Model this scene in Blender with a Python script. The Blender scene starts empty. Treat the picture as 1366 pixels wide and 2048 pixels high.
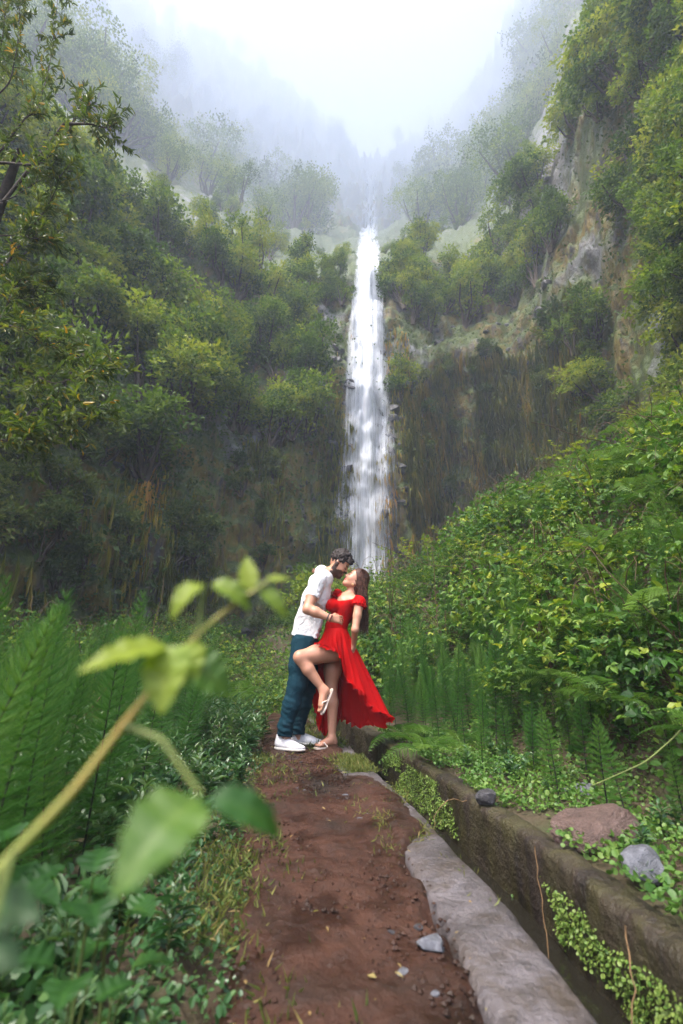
import bpy, math, random
import numpy as np
from mathutils import Vector, Matrix
R = math.radians
random.seed(7)
rng = np.random.default_rng(7)
S = bpy.context.scene
COL = S.collection

# ------------------------------------------------------------------ camera
CAM_H = 0.75
cd = bpy.data.cameras.new("camera"); cam = bpy.data.objects.new("camera", cd); COL.objects.link(cam)
cam.location = (0, 0, CAM_H); cam.rotation_euler = (R(90 + 18), 0, 0)
cd.sensor_fit = 'VERTICAL'; cd.sensor_height = 36; cd.sensor_width = 24; cd.lens = 16
cd.clip_start = 0.02; cd.clip_end = 3000
cd.dof.use_dof = True; cd.dof.focus_distance = 4.1; cd.dof.aperture_fstop = 2.0
S.camera = cam

# ------------------------------------------------------------------ sky, sun, exposure
SUN_EL, SUN_AZ = 66, -128         # veiled sun high behind the camera (azimuth clockwise from +Y)
w = bpy.data.worlds.new("World"); S.world = w; w.use_nodes = True
nt = w.node_tree; nt.nodes.clear()
sky = nt.nodes.new('ShaderNodeTexSky'); sky.sky_type = 'NISHITA'; sky.sun_disc = False
sky.sun_elevation = R(SUN_EL); sky.sun_rotation = R(SUN_AZ)
sky.air_density = 1.0; sky.dust_density = 10.0; sky.ozone_density = 1.0; sky.altitude = 500
bg = nt.nodes.new('ShaderNodeBackground'); bg.inputs['Strength'].default_value = 0.15
wo = nt.nodes.new('ShaderNodeOutputWorld')
nt.links.new(sky.outputs[0], bg.inputs[0]); nt.links.new(bg.outputs[0], wo.inputs[0])
sl = bpy.data.lights.new("sun", 'SUN'); sl.energy = 1.5; sl.angle = R(12); sl.color = (1.0, 0.97, 0.9)
so = bpy.data.objects.new("sun", sl); COL.objects.link(so)
_e, _a = R(SUN_EL), R(SUN_AZ)
sd = Vector((math.sin(_a) * math.cos(_e), math.cos(_a) * math.cos(_e), math.sin(_e)))
so.rotation_euler = sd.to_track_quat('Z', 'Y').to_euler(); so.location = sd * 60
S.view_settings.view_transform = 'Standard'; S.view_settings.look = 'None'
S.view_settings.gamma = 1; S.view_settings.use_curve_mapping = False
S.view_settings.exposure = 2.42
S.render.engine = 'CYCLES'
cy = S.cycles
cy.use_denoising = True
try: cy.denoiser = 'OPENIMAGEDENOISE'
except Exception: pass
cy.max_bounces = 6; cy.diffuse_bounces = 3; cy.glossy_bounces = 2; cy.transmission_bounces = 3
cy.transparent_max_bounces = 10; cy.volume_bounces = 3
cy.caustics_reflective = False; cy.caustics_refractive = False

# ------------------------------------------------------------------ helpers
P0 = R(18.0); FPX = 910.0
def ray(x, y):
    a = (x - 683) / FPX; b = (1024 - y) / FPX
    return np.array([a, math.cos(P0) - b * math.sin(P0), math.sin(P0) + b * math.cos(P0)])
def at(x, y, Y):                      # world point seen in photo direction (x, y) at depth Y
    d = ray(x, y); return d * (Y / d[1]) + np.array([0, 0, CAM_H])

def _h(ix, iy, iz, seed):
    n = (ix.astype(np.int64) * 374761393 + iy.astype(np.int64) * 668265263 + iz.astype(np.int64) * 2147483647 + seed * 974711) & 0xFFFFFFFF
    n = ((n ^ (n >> 13)) * 1274126177) & 0xFFFFFFFF
    n = ((n ^ (n >> 15)) * 2246822519) & 0xFFFFFFFF
    return ((n ^ (n >> 16)) & 0xFFFF) / 32767.5 - 1.0
def vnoise(p, seed=0):                # smooth value noise in [-1, 1]
    p = np.asarray(p, float); i = np.floor(p).astype(np.int64); f = p - i
    u = f * f * f * (f * (f * 6 - 15) + 10); out = 0
    for dx in (0, 1):
        wx = u[..., 0] if dx else 1 - u[..., 0]
        for dy in (0, 1):
            wy = u[..., 1] if dy else 1 - u[..., 1]
            for dz in (0, 1):
                wz = u[..., 2] if dz else 1 - u[..., 2]
                out = out + wx * wy * wz * _h(i[..., 0] + dx, i[..., 1] + dy, i[..., 2] + dz, seed)
    return out
def fbm(p, oct=4, seed=0, gain=.5):
    p = np.asarray(p, float); a, t, s = 1.0, 0, 0
    for k in range(oct):
        t = t + a * vnoise(p * (2.03 ** k) + k * 17.3, seed + k); s += a; a *= gain
    return t / s
def unit(v):
    v = np.asarray(v, float); return v / (np.linalg.norm(v, axis=-1, keepdims=True) + 1e-9)
def rdir(r, n, up=0.0):
    d = r.normal(size=(n, 3)); d = unit(d); d[:, 2] += up; return unit(d)
def smooth(e0, e1, x):
    t = np.clip((x - e0) / (e1 - e0), 0, 1); return t * t * (3 - 2 * t)

def obj(name, data, parent=None, label=None, cat=None, group=None, kind=None, loc=None):
    o = bpy.data.objects.new(name, data); COL.objects.link(o)
    if parent is not None: o.parent = parent
    if loc is not None: o.location = loc
    if label: o['label'] = label
    if cat: o['category'] = cat
    if group: o['group'] = group
    if kind: o['kind'] = kind
    return o
def empty(name, loc, label, cat, group=None, rz=0, sc=1):
    o = obj(name, None, None, label, cat, group, None, loc)
    o.rotation_euler = (0, 0, rz); o.scale = (sc, sc, sc); o.empty_display_size = .1
    return o
def mesh(name, V, F, mats=(), mi=None, smoothf=True, attr=None):
    """V (n,3); F (m,k) array or list of arrays with the same k or python list; attr: dict name -> per-vertex float / colour"""
    me = bpy.data.meshes.new(name)
    V = np.ascontiguousarray(V, dtype=np.float32)
    if isinstance(F, np.ndarray): Fs = [F]
    elif len(F) and isinstance(F[0], np.ndarray) and F[0].ndim == 2: Fs = F
    else:
        me.from_pydata(V.tolist(), [], [list(map(int, f)) for f in F]); Fs = None
    if Fs is not None:
        Fs = [f for f in Fs if len(f)]
        loops = np.concatenate([f.ravel() for f in Fs]).astype(np.int32)
        tot = np.concatenate([np.full(len(f), f.shape[1], np.int32) for f in Fs])
        st = np.concatenate([[0], np.cumsum(tot)[:-1]]).astype(np.int32)
        me.vertices.add(len(V)); me.vertices.foreach_set('co', V.ravel())
        me.loops.add(len(loops)); me.loops.foreach_set('vertex_index', loops)
        me.polygons.add(len(tot)); me.polygons.foreach_set('loop_start', st); me.polygons.foreach_set('loop_total', tot)
        me.update(calc_edges=True)
    for m in (mats if isinstance(mats, (list, tuple)) else [mats]): me.materials.append(m)
    if mi is not None: me.polygons.foreach_set('material_index', np.asarray(mi, np.int32))
    me.polygons.foreach_set('use_smooth', np.full(len(me.polygons), bool(smoothf)))
    if attr:
        for k, v in attr.items():
            v = np.asarray(v, np.float32)
            if v.ndim == 1:
                a = me.attributes.new(k, 'FLOAT', 'POINT'); a.data.foreach_set('value', v)
            else:
                a = me.attributes.new(k, 'FLOAT_COLOR', 'POINT')
                a.data.foreach_set('color', np.concatenate([v[:, :3], np.ones((len(v), 1), np.float32)], 1).astype(np.float32).ravel())
    me.validate(); me.update()
    return me
def gridF(nu, nv, closed=False):
    i = np.arange(nu - 1)[:, None] * nv; 
    if closed:
        j = np.arange(nv); a = i + j; b = i + (j + 1) % nv
    else:
        j = np.arange(nv - 1); a = i + j; b = i + j + 1
    return np.stack([a, a + nv, b + nv, b], -1).reshape(-1, 4)

class MB:                             # collects shapes, links them as ONE mesh
    def __init__(s): s.V = []; s.F = []; s.A = []; s.n = 0
    def add(s, V, F, a=0.5):
        V = np.asarray(V, float); s.V.append(V)
        F = [F] if isinstance(F, np.ndarray) else F
        for f in F: s.F.append(np.asarray(f) + s.n)
        s.A.append(np.full(len(V), a, float) if np.isscalar(a) else np.asarray(a, float)); s.n += len(V)
    def tube(s, pts, rad, k=6, a=0.5, cap=True):
        pts = np.asarray(pts, float); n = len(pts); rad = np.full(n, rad) if np.isscalar(rad) else np.asarray(rad, float)
        T = np.gradient(pts, axis=0); T /= np.linalg.norm(T, axis=1)[:, None] + 1e-9
        up = np.array([0, 0, 1.]) if abs(T[0, 2]) < .9 else np.array([1., 0, 0])
        ring = []
        U = np.cross(T[0], up); U /= np.linalg.norm(U)
        for i in range(n):
            U = U - T[i] * U.dot(T[i]); U /= np.linalg.norm(U) + 1e-9; W = np.cross(T[i], U)
            th = np.arange(k) / k * 2 * np.pi
            ring.append(pts[i] + rad[i] * (np.cos(th)[:, None] * U + np.sin(th)[:, None] * W))
        V = np.concatenate(ring); F = [gridF(n, k, True)]
        if cap:
            V = np.concatenate([V, pts[:1], pts[-1:]]); b = n * k; j = np.arange(k)
            F.append(np.stack([np.full(k, b), (j + 1) % k, j], 1)); F.append(np.stack([np.full(k, b + 1), (n - 1) * k + j, (n - 1) * k + (j + 1) % k], 1))
        s.add(V, F, a)
    def me(s, name, mats, **kw):
        qs = [f for f in s.F if f.shape[1] == 4]; ts = [f for f in s.F if f.shape[1] == 3]
        F = ([np.concatenate(qs)] if qs else []) + ([np.concatenate(ts)] if ts else [])
        return mesh(name, np.concatenate(s.V), F, mats, attr={'v': np.concatenate(s.A)}, **kw)

# ------------------------------------------------------------------ materials
class NT:
    def __init__(s, name):
        s.m = bpy.data.materials.new(name); s.m.use_nodes = True; s.t = s.m.node_tree; s.t.nodes.clear()
        s.out = s.t.nodes.new('ShaderNodeOutputMaterial')
    def n(s, typ, ins=None, **props):
        nd = s.t.nodes.new('ShaderNode' + typ)
        for k, v in props.items(): setattr(nd, k, v)
        for k, v in (ins or {}).items():
            sock = nd.inputs[k]
            if isinstance(v, bpy.types.NodeSocket): s.t.links.new(v, sock)
            elif isinstance(v, bpy.types.Node): s.t.links.new(v.outputs[0], sock)
            else: sock.default_value = v if not (isinstance(v, tuple) and len(v) == 3 and sock.type == 'RGBA') else v + (1,)
        return nd
    def ramp(s, fac, stops, interp='LINEAR'):
        nd = s.t.nodes.new('ShaderNodeValToRGB'); cr = nd.color_ramp; cr.interpolation = interp
        while len(cr.elements) < len(stops): cr.elements.new(.5)
        for e, (p, c) in zip(cr.elements, stops):
            e.position = p; e.color = (c + (1,)) if isinstance(c, tuple) else (c, c, c, 1)
        s.t.links.new(fac if isinstance(fac, bpy.types.NodeSocket) else fac.outputs[0], nd.inputs[0]); return nd.outputs[0]
    def mix(s, fac, a, b, mode='MIX'):
        nd = s.t.nodes.new('ShaderNodeMix'); nd.data_type = 'RGBA'; nd.blend_type = mode
        for idx, v in ((0, fac), (6, a), (7, b)):
            if isinstance(v, bpy.types.Node): v = v.outputs[0]
            if isinstance(v, bpy.types.NodeSocket): s.t.links.new(v, nd.inputs[idx])
            else: nd.inputs[idx].default_value = (v + (1,)) if isinstance(v, tuple) else v
        return nd.outputs[2]
    def math(s, op, a, b=0.0, c=0.0):
        nd = s.t.nodes.new('ShaderNodeMath'); nd.operation = op
        for i, v in enumerate((a, b, c)):
            if isinstance(v, bpy.types.Node): v = v.outputs[0]
            if isinstance(v, bpy.types.NodeSocket): s.t.links.new(v, nd.inputs[i])
            else: nd.inputs[i].default_value = v
        return nd.outputs[0]
    def co(s, scale=(1, 1, 1), kind='Object'):
        tc = s.n('TexCoord'); mp = s.n('Mapping', {'Vector': tc.outputs[kind], 'Scale': scale}); return mp.outputs[0]
    def noise(s, co, scale, detail=4, rough=.55, dist=0.0):
        return s.n('TexNoise', {'Vector': co, 'Scale': scale, 'Detail': detail, 'Roughness': rough, 'Distortion': dist}).outputs[0]
    def surf(s, sh): s.t.links.new(sh.outputs[0], s.out.inputs[0]); return s.m
    def bump(s, h, strength=.5, dist=.02): return s.n('Bump', {'Height': h, 'Strength': strength, 'Distance': dist}).outputs[0]

def plain(name, col, rough=.6, spec=.4, var=0.0, scale=20.0, bump=0.0, metallic=0.0, sheen=0.0, sss=0.0):
    t = NT(name); c = col
    if var or bump:
        co = t.co(); n = t.noise(co, scale, 5)
        c = t.ramp(n, [(.3, tuple(x * (1 - var) for x in col)), (.7, tuple(min(1, x * (1 + var)) for x in col))]) if var else col
    ins = {'Base Color': c, 'Roughness': rough, 'Specular IOR Level': spec, 'Metallic': metallic}
    if sheen: ins['Sheen Weight'] = sheen
    b = t.n('BsdfPrincipled', ins)
    if bump: t.t.links.new(t.bump(n, bump, .01), b.inputs['Normal'])
    return t.surf(b)
def leafmat(name, stops, trans=.35, rough=.45, spec=.35, rnd=.35, tint=(1.25, 1.3, .7), gain=1.25):
    """leaf colour runs along the mesh attribute v (one value per leaf) and a per-object random value"""
    t = NT(name); stops = [(p, tuple(min(.6, x * gain) for x in c)) for p, c in stops]
    v = t.n('Attribute', attribute_name='v').outputs['Fac']
    oi = t.n('ObjectInfo').outputs['Random']
    f = t.math('ADD', v, t.math('MULTIPLY', t.math('SUBTRACT', oi, .5), rnd))
    c = t.ramp(f, stops)
    p = t.n('BsdfPrincipled', {'Base Color': c, 'Roughness': rough, 'Specular IOR Level': spec})
    tr = t.n('BsdfTranslucent', {'Color': t.mix(1.0, c, tint, 'MULTIPLY')})
    mx = t.n('MixShader', {0: trans, 1: p, 2: tr})
    return t.surf(mx)

# ------------------------------------------------------------------ the levada's line and the ground
_y = np.array([-40, -3, 0, 1.28, 1.63, 1.96, 2.31, 2.72, 3.3, 3.83, 4.95, 7, 10, 14, 20, 40, 90.])
_x = np.array([.62, .60, .58, .55, .53, .50, .46, .395, .29, .19, .02, -.45, -1.35, -2.6, -4.3, -9, -18.])
def xr(y): return np.interp(y, _y, _x)                      # channel-side edge of the left kerb
_pl = np.array([[-40, -1.0], [0, -.9], [1.3, -.82], [1.67, -.90], [2.23, -.88], [3.14, -.86], [4, -.76], [6, -.72], [8, -.7], [90, -.7]])
def pathleft(y): return np.interp(y, _pl[:, 0], _pl[:, 1])   # left path edge, relative to xr
CH_IN = .32                                                   # clear width of the channel
WALL_T = .13
def ground_z(x, y):
    x = np.asarray(x, float); y = np.asarray(y, float); s = x - xr(y)
    n1 = fbm(np.stack([x * .5, y * .5, x * 0], -1), 3, 11); n2 = fbm(np.stack([x * 2.2, y * 2.2, x * 0], -1), 3, 12)
    rr = np.maximum(0, s - 1.0); right = (1 - .62 * smooth(7, 14, y)) * 3.6 * np.tanh(1.5 * rr * rr / (rr + .5) / 3.6) + .05 * smooth(.45, .8, s)
    dl = np.maximum(0, pathleft(y) - s); left = .10 * dl * smooth(0, .5, dl) + .02 * smooth(0, .15, dl)
    left = np.minimum(left, 1.2)
    back = .115 * np.maximum(0, y - 6) * smooth(6, 9, y) * smooth(.1, 1.2, np.abs(s + .35)) + .06 * np.maximum(0, y - 8)
    off = np.maximum(smooth(.5, 1.6, s), smooth(.0, .9, dl))
    return right + left + np.minimum(back, 7) + off * (.16 * n1 + .05 * n2)

def soil_mat():
    t = NT('soil'); co = t.co()
    n = t.noise(co, 1.3, 6, .6); n2 = t.noise(co, 14, 6, .65)
    c = t.ramp(n, [(.3, (.035, .05, .016)), (.5, (.05, .036, .02)), (.7, (.028, .045, .012))])
    c = t.mix(t.ramp(n2, [(.35, .0), (.75, .8)]), c, (.06, .04, .028))
    b = t.n('BsdfPrincipled', {'Base Color': c, 'Roughness': .85, 'Specular IOR Level': .3, 'Normal': t.bump(n2, .8, .03)})
    return t.surf(b)
def ground():
    sv = np.concatenate([-np.geomspace(60, 4, 26), np.linspace(-3.8, -.9, 45), np.linspace(-.86, -.16, 16), [-.12, -.118, .42, .425], np.linspace(.46, 3.5, 60), np.linspace(3.65, 9, 34), np.geomspace(9.5, 75, 24)])
    yv = np.concatenate([np.linspace(-30, -2, 14), np.linspace(-1.7, .7, 14), np.linspace(.78, 7, 110), np.linspace(7.15, 16, 60), np.geomspace(16.3, 90, 50)])
    Y, Sx = np.meshgrid(yv, sv, indexing='ij'); X = xr(Y) + Sx
    Z = ground_z(X, Y)
    Z = np.where((Sx > -.119) & (Sx < .422), -.75, Z)
    inpath = (Sx <= -.119) & (Sx > pathleft(Y) - .05)
    Z = np.where(inpath, Z - .05, Z)
    V = np.stack([X, Y, Z], -1).reshape(-1, 3)
    return obj('ground', mesh('ground', V, gridF(len(yv), len(sv))[:, ::-1], soil_mat()), kind='structure')
ground()

def mud_mat():
    t = NT('mud'); co = t.co()
    n = t.noise(co, 1.7, 6, .62, .4); n2 = t.noise(co, 26, 6, .6); n3 = t.noise(co, 5, 5, .6)
    c = t.ramp(n, [(.34, (.014, .0088, .0056)), (.5, (.038, .0155, .0090)), (.72, (.062, .027, .016))])
    c = t.mix(t.ramp(n2, [(.45, .0), (.75, .55)]), c, (.018, .012, .010))
    c = t.mix(t.ramp(n3, [(.38, .7), (.52, 0.0)]), c, (.014, .0075, .0055)); wet = t.ramp(n3, [(.38, .3), (.6, .78)])
    h = t.math('ADD', n2, t.math('MULTIPLY', n3, 1.5))
    b = t.n('BsdfPrincipled', {'Base Color': c, 'Roughness': wet, 'Specular IOR Level': .25, 'Normal': t.bump(h, .9, .015)})
    return t.surf(b)
MUD = mud_mat()
def path():
    ny, ns = 520, 64
    yv = np.concatenate([np.linspace(-3, .6, 20), np.linspace(.62, 5.2, 400), np.linspace(5.22, 14, 100)])
    u = np.linspace(0, 1, ns); Y, U = np.meshgrid(yv, u, indexing='ij')
    n = lambda f, sd: fbm(np.stack([Y * f, Y * 0, Y * 0], -1), 3, sd)
    L = pathleft(Y) + .09 * n(1.6, 21)
    cover = smooth(1.98, 2.62, Y + .12 * n(5, 25)) * (1 - smooth(3.3, 3.5, Y)) * .205 + smooth(3.72, 3.95, Y) * .12     # soil lying over the kerb
    Rr = -.215 + cover + .03 * n(7, 23) + .012 * n(25, 24)
    Sx = L + (Rr - L) * U
    X = xr(Y) + Sx
    p = np.stack([X, Y, X * 0], -1)
    z = .012 + .022 * fbm(p * 3.0, 4, 31) + .009 * fbm(p * 14, 3, 33) + .006 * np.abs(fbm(p * 40, 2, 35))
    edge = np.minimum(U, 1 - U); z = z - .035 * (1 - smooth(0, .09, edge)) + .0
    z += smooth(-.26, -.2, Sx) * .022 * smooth(0, .05, 1 - U)
    z += .06 * np.maximum(0, Y - 8)
    V = np.stack([X, Y, z], -1).reshape(-1, 3)
    obj('path', mesh('path', V, gridF(len(yv), ns)[:, ::-1], MUD), kind='structure')
path()

def concrete_mat(name, base, dark, moss, mossamt=.5):
    t = NT(name); co = t.co()
    n = t.noise(co, 3.0, 7, .62); n2 = t.noise(co, 45, 5, .6); n3 = t.noise(t.co((1, 1, .35)), 6, 6, .6, .6)
    c = t.ramp(n, [(.3, dark), (.65, base)])
    c = t.mix(t.ramp(n2, [(.5, .0), (.8, .35)]), c, tuple(x * .35 for x in base))
    st = t.noise(t.co((1, 1, .12)), 11, 6, .65); c = t.mix(t.ramp(st, [(.45, 0.0), (.68, .75)]), c, tuple(x * .45 for x in dark)); cr = t.n('TexVoronoi', {'Vector': co, 'Scale': 1.7}, feature='DISTANCE_TO_EDGE').outputs['Distance']; c = t.mix(t.ramp(cr, [(.0, .45), (.006, 0.0)]), c, tuple(x * .3 for x in dark))
    c = t.mix(t.ramp(n3, [(.6 - .25 * mossamt, .0), (.8 - .2 * mossamt, .9)]), c, moss)
    b = t.n('BsdfPrincipled', {'Base Color': c, 'Roughness': t.ramp(n, [(.3, .35), (.7, .75)]), 'Specular IOR Level': .4, 'Normal': t.bump(t.math('ADD', n2, t.math('MULTIPLY', n, 2)), .9, .02)})
    return t.surf(b)
def channel():
    yv = np.concatenate([np.linspace(-3, .8, 12), np.linspace(.84, 6, 170), np.linspace(6.1, 16, 60)])
    def wallstrip(s0, s1, seed, ztop, zbot, wob, mat, name, label):
        pr = [(s0, zbot), (s0, ztop - .02), (s0 + .015, ztop), (s0 * .5 + s1 * .5, ztop + .004), (s1 - .02, ztop), (s1, ztop - .02), (s1, (ztop + zbot) / 2), (s1, zbot)]
        # extra rows on the faces give the cast concrete its uneven faces
        prof = []
        for a, b in zip(pr[:-1], pr[1:]):
            k = max(1, int(math.hypot(b[0] - a[0], b[1] - a[1]) / .035))
            for q in range(k): prof.append((a[0] + (b[0] - a[0]) * q / k, a[1] + (b[1] - a[1]) * q / k))
        prof.append(pr[-1]); prof = np.array(prof)
        Y = np.repeat(yv[:, None], len(prof), 1); Sx = np.repeat(prof[None, :, 0], len(yv), 0); Z = np.repeat(prof[None, :, 1], len(yv), 0)
        P = np.stack([Sx, Y, Z], -1)
        dx = wob * fbm(P * [1, 2.2, 2.2], 4, seed) + .45 * wob * fbm(P * 14, 4, seed + 3)
        dz = (.5 * wob * fbm(P * [3, 2.5, 0], 3, seed + 7) + .35 * wob * fbm(P * [14, 14, 0], 3, seed + 9)) * (Z > zbot + .1)
        V = np.stack([xr(Y) + Sx + dx, Y, Z + dz + .06 * np.maximum(0, Y - 8)], -1).reshape(-1, 3)
        return obj(name, mesh(name, V, gridF(len(yv), len(prof)), mat), label=label, cat='wall')
    k = wallstrip(-.235, 0, 41, .018, -.6, .016, concrete_mat('kerb_concrete', (.135, .122, .132), (.048, .040, .039), (.045, .032, .020), .55), 'channel_kerb',
              'pale grey concrete kerb along the muddy path, edging the water channel')
    wl = wallstrip(CH_IN, CH_IN + WALL_T, 47, .035, -.6, .034, concrete_mat('wall_concrete', (.036, .024, .016), (.008, .006, .005), (.038, .034, .010), .75), 'channel_wall',
              'dark mossy concrete wall on the far side of the water channel')
    # water
    Y = np.repeat(np.linspace(-3, 16, 200)[:, None], 8, 1); Sx = np.repeat(np.linspace(-.02, CH_IN + .02, 8)[None], 200, 0)
    V = np.stack([xr(Y) + Sx, Y, -.26 + .003 * fbm(np.stack([Sx * 9, Y * 9, Y * 0], -1), 2, 5) + .06 * np.maximum(0, Y - 8)], -1).reshape(-1, 3)
    t = NT('channel_water'); n = t.noise(t.co((1, .5, 1)), 16, 3)
    b = t.n('BsdfPrincipled', {'Base Color': (.012, .011, .008), 'Roughness': .06, 'Specular IOR Level': .6, 'Normal': t.bump(n, .25, .02)})
    obj('water', mesh('water', V, gridF(200, 8)[:, ::-1], t.surf(b)), kind='structure')
channel()

# ------------------------------------------------------------------ cliff bowl: a profile (distance, height) for every direction
PROF = [  # azimuth, [(r, z) ...]
    (-95, [(18, -3), (19, 6), (24, 20), (32, 40), (60, 75), (110, 150), (150, 220), (170, 250)]),
    (-62, [(17, -3), (18.5, 6), (24, 18), (31, 33), (52, 62), (100, 130), (150, 225), (175, 265)]),
    (-42, [(18, -3), (20, 7), (25, 16), (32, 29), (50, 54), (95, 112), (150, 215), (178, 268)]),
    (-25, [(22, -3), (23.5, 7), (27, 15), (35, 29), (50, 51), (100, 115), (150, 215), (182, 279)]),
    (-10, [(29, -3), (30.5, 9), (33, 17), (39, 30), (52, 54), (100, 118), (150, 208), (186, 268)]),
    (-1,  [(34, -3), (35.5, 11), (37, 20), (41, 33), (52, 56), (100, 123), (150, 211), (190, 276)]),
    (4,   [(35, -3), (36, 12), (37.5, 22), (40.5, 34), (50, 54), (95, 121), (140, 196), (168, 249)]),
    (9,   [(36.5, -3), (37.5, 13), (39, 24), (43, 36), (56, 62), (105, 137), (150, 218), (185, 282)]),
    (16,  [(45, -3), (45.5, 16), (43.5, 30), (53, 44), (78, 80), (130, 150), (180, 240), (210, 318)]),
    (24,  [(44, -3), (44.5, 16), (43.5, 29), (50, 42), (72, 76), (120, 150), (160, 240), (182, 312)]),
    (32,  [(34, -3), (35, 14), (36.5, 27), (41, 40), (58, 68), (95, 130), (128, 210), (150, 280)]),
    (40,  [(25, -3), (26.5, 12), (29, 25), (32, 38), (41, 60), (66, 110), (95, 180), (120, 250)]),
    (50,  [(18, -3), (20, 10), (23, 22), (26, 34), (33, 52), (50, 90), (75, 150), (100, 220)]),
    (64,  [(15, -3), (17, 9), (20, 20), (24, 32), (30, 48), (46, 84), (70, 140), (100, 200)]),
    (95,  [(15, -3), (17, 9), (20, 20), (24, 32), (30, 48), (46, 84), (70, 140), (100, 200)]),
]
_az = np.array([p[0] for p in PROF], float); _pr = np.array([p[1] for p in PROF], float)     # (k, 8, 2)
_k = np.array([.62, .62, .62, .68, 4.4, 4.1, 3.9, 3.75]); _pr = _pr * _k[None, :, None] + np.array([0, .75]) * (1 - _k)[None, :, None]; _pr[:, 0, 1] = -3
_el = np.radians(np.interp(_az, [-95, -62, -42, -25, -10, -1, 4, 9, 16, 24, 32, 40, 50, 64, 95], [54, 57, 60.5, 61.5, 60.5, 58, 55.4, 55.6, 57, 59, 62, 64, 63, 61, 58]))
_pr[:, 2, 1] = _pr[:, 2, 1] * 1.08; _pr[:, 3, 1] = _pr[:, 3, 1] * 1.22; _e3 = np.arctan2(_pr[:, 3, 1] - .75, _pr[:, 3, 0])
for _i, _f in ((4, .42), (5, .66), (6, .85), (7, 1.0)): _pr[:, _i, 1] = .75 + _pr[:, _i, 0] * np.tan(_e3 + _f * (_el - _e3))
_t = np.array([0, .12, .24, .38, .55, .74, .90, 1.0])
def cliff_base(az, v):
    """smooth point on the undisplaced bowl; az degrees, v in 0..1"""
    az = np.asarray(az, float); v = np.asarray(v, float)
    i = np.clip(np.searchsorted(_az, az) - 1, 0, len(_az) - 2); f = (az - _az[i]) / (_az[i + 1] - _az[i]); f = np.clip(f, 0, 1); f = f * f * (3 - 2 * f) * .6 + f * .4
    j = np.clip(np.searchsorted(_t, v) - 1, 0, len(_t) - 2); g = np.clip((v - _t[j]) / (_t[j + 1] - _t[j]), 0, 1)
    def val(c):
        a = _pr[i, j, c] * (1 - g) + _pr[i, j + 1, c] * g
        b = _pr[i + 1, j, c] * (1 - g) + _pr[i + 1, j + 1, c] * g
        return a * (1 - f) + b * f
    r, z = val(0), val(1); A = np.radians(az)
    return np.stack([np.sin(A) * r, np.cos(A) * r, z], -1)
def fall_mask(P):                                             # 1 near the waterfall's line
    az = np.degrees(np.arctan2(P[..., 0], P[..., 1])); return np.exp(-((az - 4.0) / 3.2) ** 2)
def cliff_pt(az, v):
    P = cliff_base(az, v); r = np.hypot(P[..., 0], P[..., 1]); out = -np.stack([P[..., 0] / r, P[..., 1] / r, r * 0], -1)
    big = fbm(P * [.07, .055, .03], 3, 51); mid = fbm(P * [.25, .25, .12], 4, 57); 
    rid = 1 - np.abs(fbm(P * [.7, .7, .16], 3, 63)); sm = fbm(P * [1.6, 1.6, 1.1], 3, 67)
    blk = np.abs(fbm(P * [.5, .5, .8], 3, 71))
    far = smooth(45, 600, np.linalg.norm(P, axis=-1)); fm = fall_mask(P) * (1 - far)
    d = (2.0 + 46 * far) * big * (1 - .8 * fm) + (1.0 + 12 * far) * mid * (1 - .45 * fm) + .9 * (rid - .6) + .38 * sm + .8 * blk
    lift = .35 * mid + .25 * sm
    P = P + out * d[..., None] * smooth(0.0, .03, v)[..., None]; P[..., 2] += lift * (1 + 2 * far)
    return P
def cliff_mat():
    t = NT('cliff_rock'); co = t.co(); cs = t.co((1, 1, .13)); cw = t.co((1, 1, .5))
    geo = t.n('NewGeometry'); nz = t.n('SeparateXYZ', {0: geo.outputs['Normal']}).outputs[2]
    n1 = t.noise(co, .35, 8, .6, .3); n2 = t.noise(co, 2.2, 8, .65); st = t.noise(cs, 1.5, 8, .62); st2 = t.noise(cs, 5, 6, .6); big = t.noise(co, .09, 5, .6)
    rock = t.ramp(n2, [(.3, (.018, .019, .024)), (.55, (.055, .053, .062)), (.75, (.12, .115, .13))])
    brown = t.ramp(st2, [(.3, (.065, .050, .010)), (.5, (.18, .125, .026)), (.62, (.14, .135, .026)), (.78, (.30, .17, .045))])
    green = t.ramp(n2, [(.3, (.026, .046, .011)), (.55, (.068, .098, .022)), (.75, (.12, .145, .038))])
    c = t.mix(t.ramp(st, [(.36, 0.0), (.50, 1.0)]), rock, brown)
    gm = t.math('ADD', t.math('MULTIPLY', nz, .35), n1)
    c = t.mix(t.ramp(gm, [(.44, 0.0), (.6, 1.0)]), c, green)
    pv = t.n('Attribute', attribute_name='pale').outputs['Fac']
    pal = t.ramp(t.math('ADD', t.math('MULTIPLY', pv, .10), t.math('MULTIPLY', big, t.noise(cw, .5, 6, .65))), [(.31, 0.0), (.37, .8)])
    c = t.mix(pal, c, t.ramp(n2, [(.35, (.08, .08, .09)), (.65, (.26, .26, .30))]))
    h = t.math('ADD', t.math('MULTIPLY', n2, 1.0), t.math('MULTIPLY', st, .8))
    b = t.n('BsdfPrincipled', {'Base Color': c, 'Roughness': t.ramp(n2, [(.3, .35), (.6, .8)]), 'Specular IOR Level': .4, 'Normal': t.bump(h, .9, .35)})
    return t.surf(b)
CLIFF_M = cliff_mat()
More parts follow.
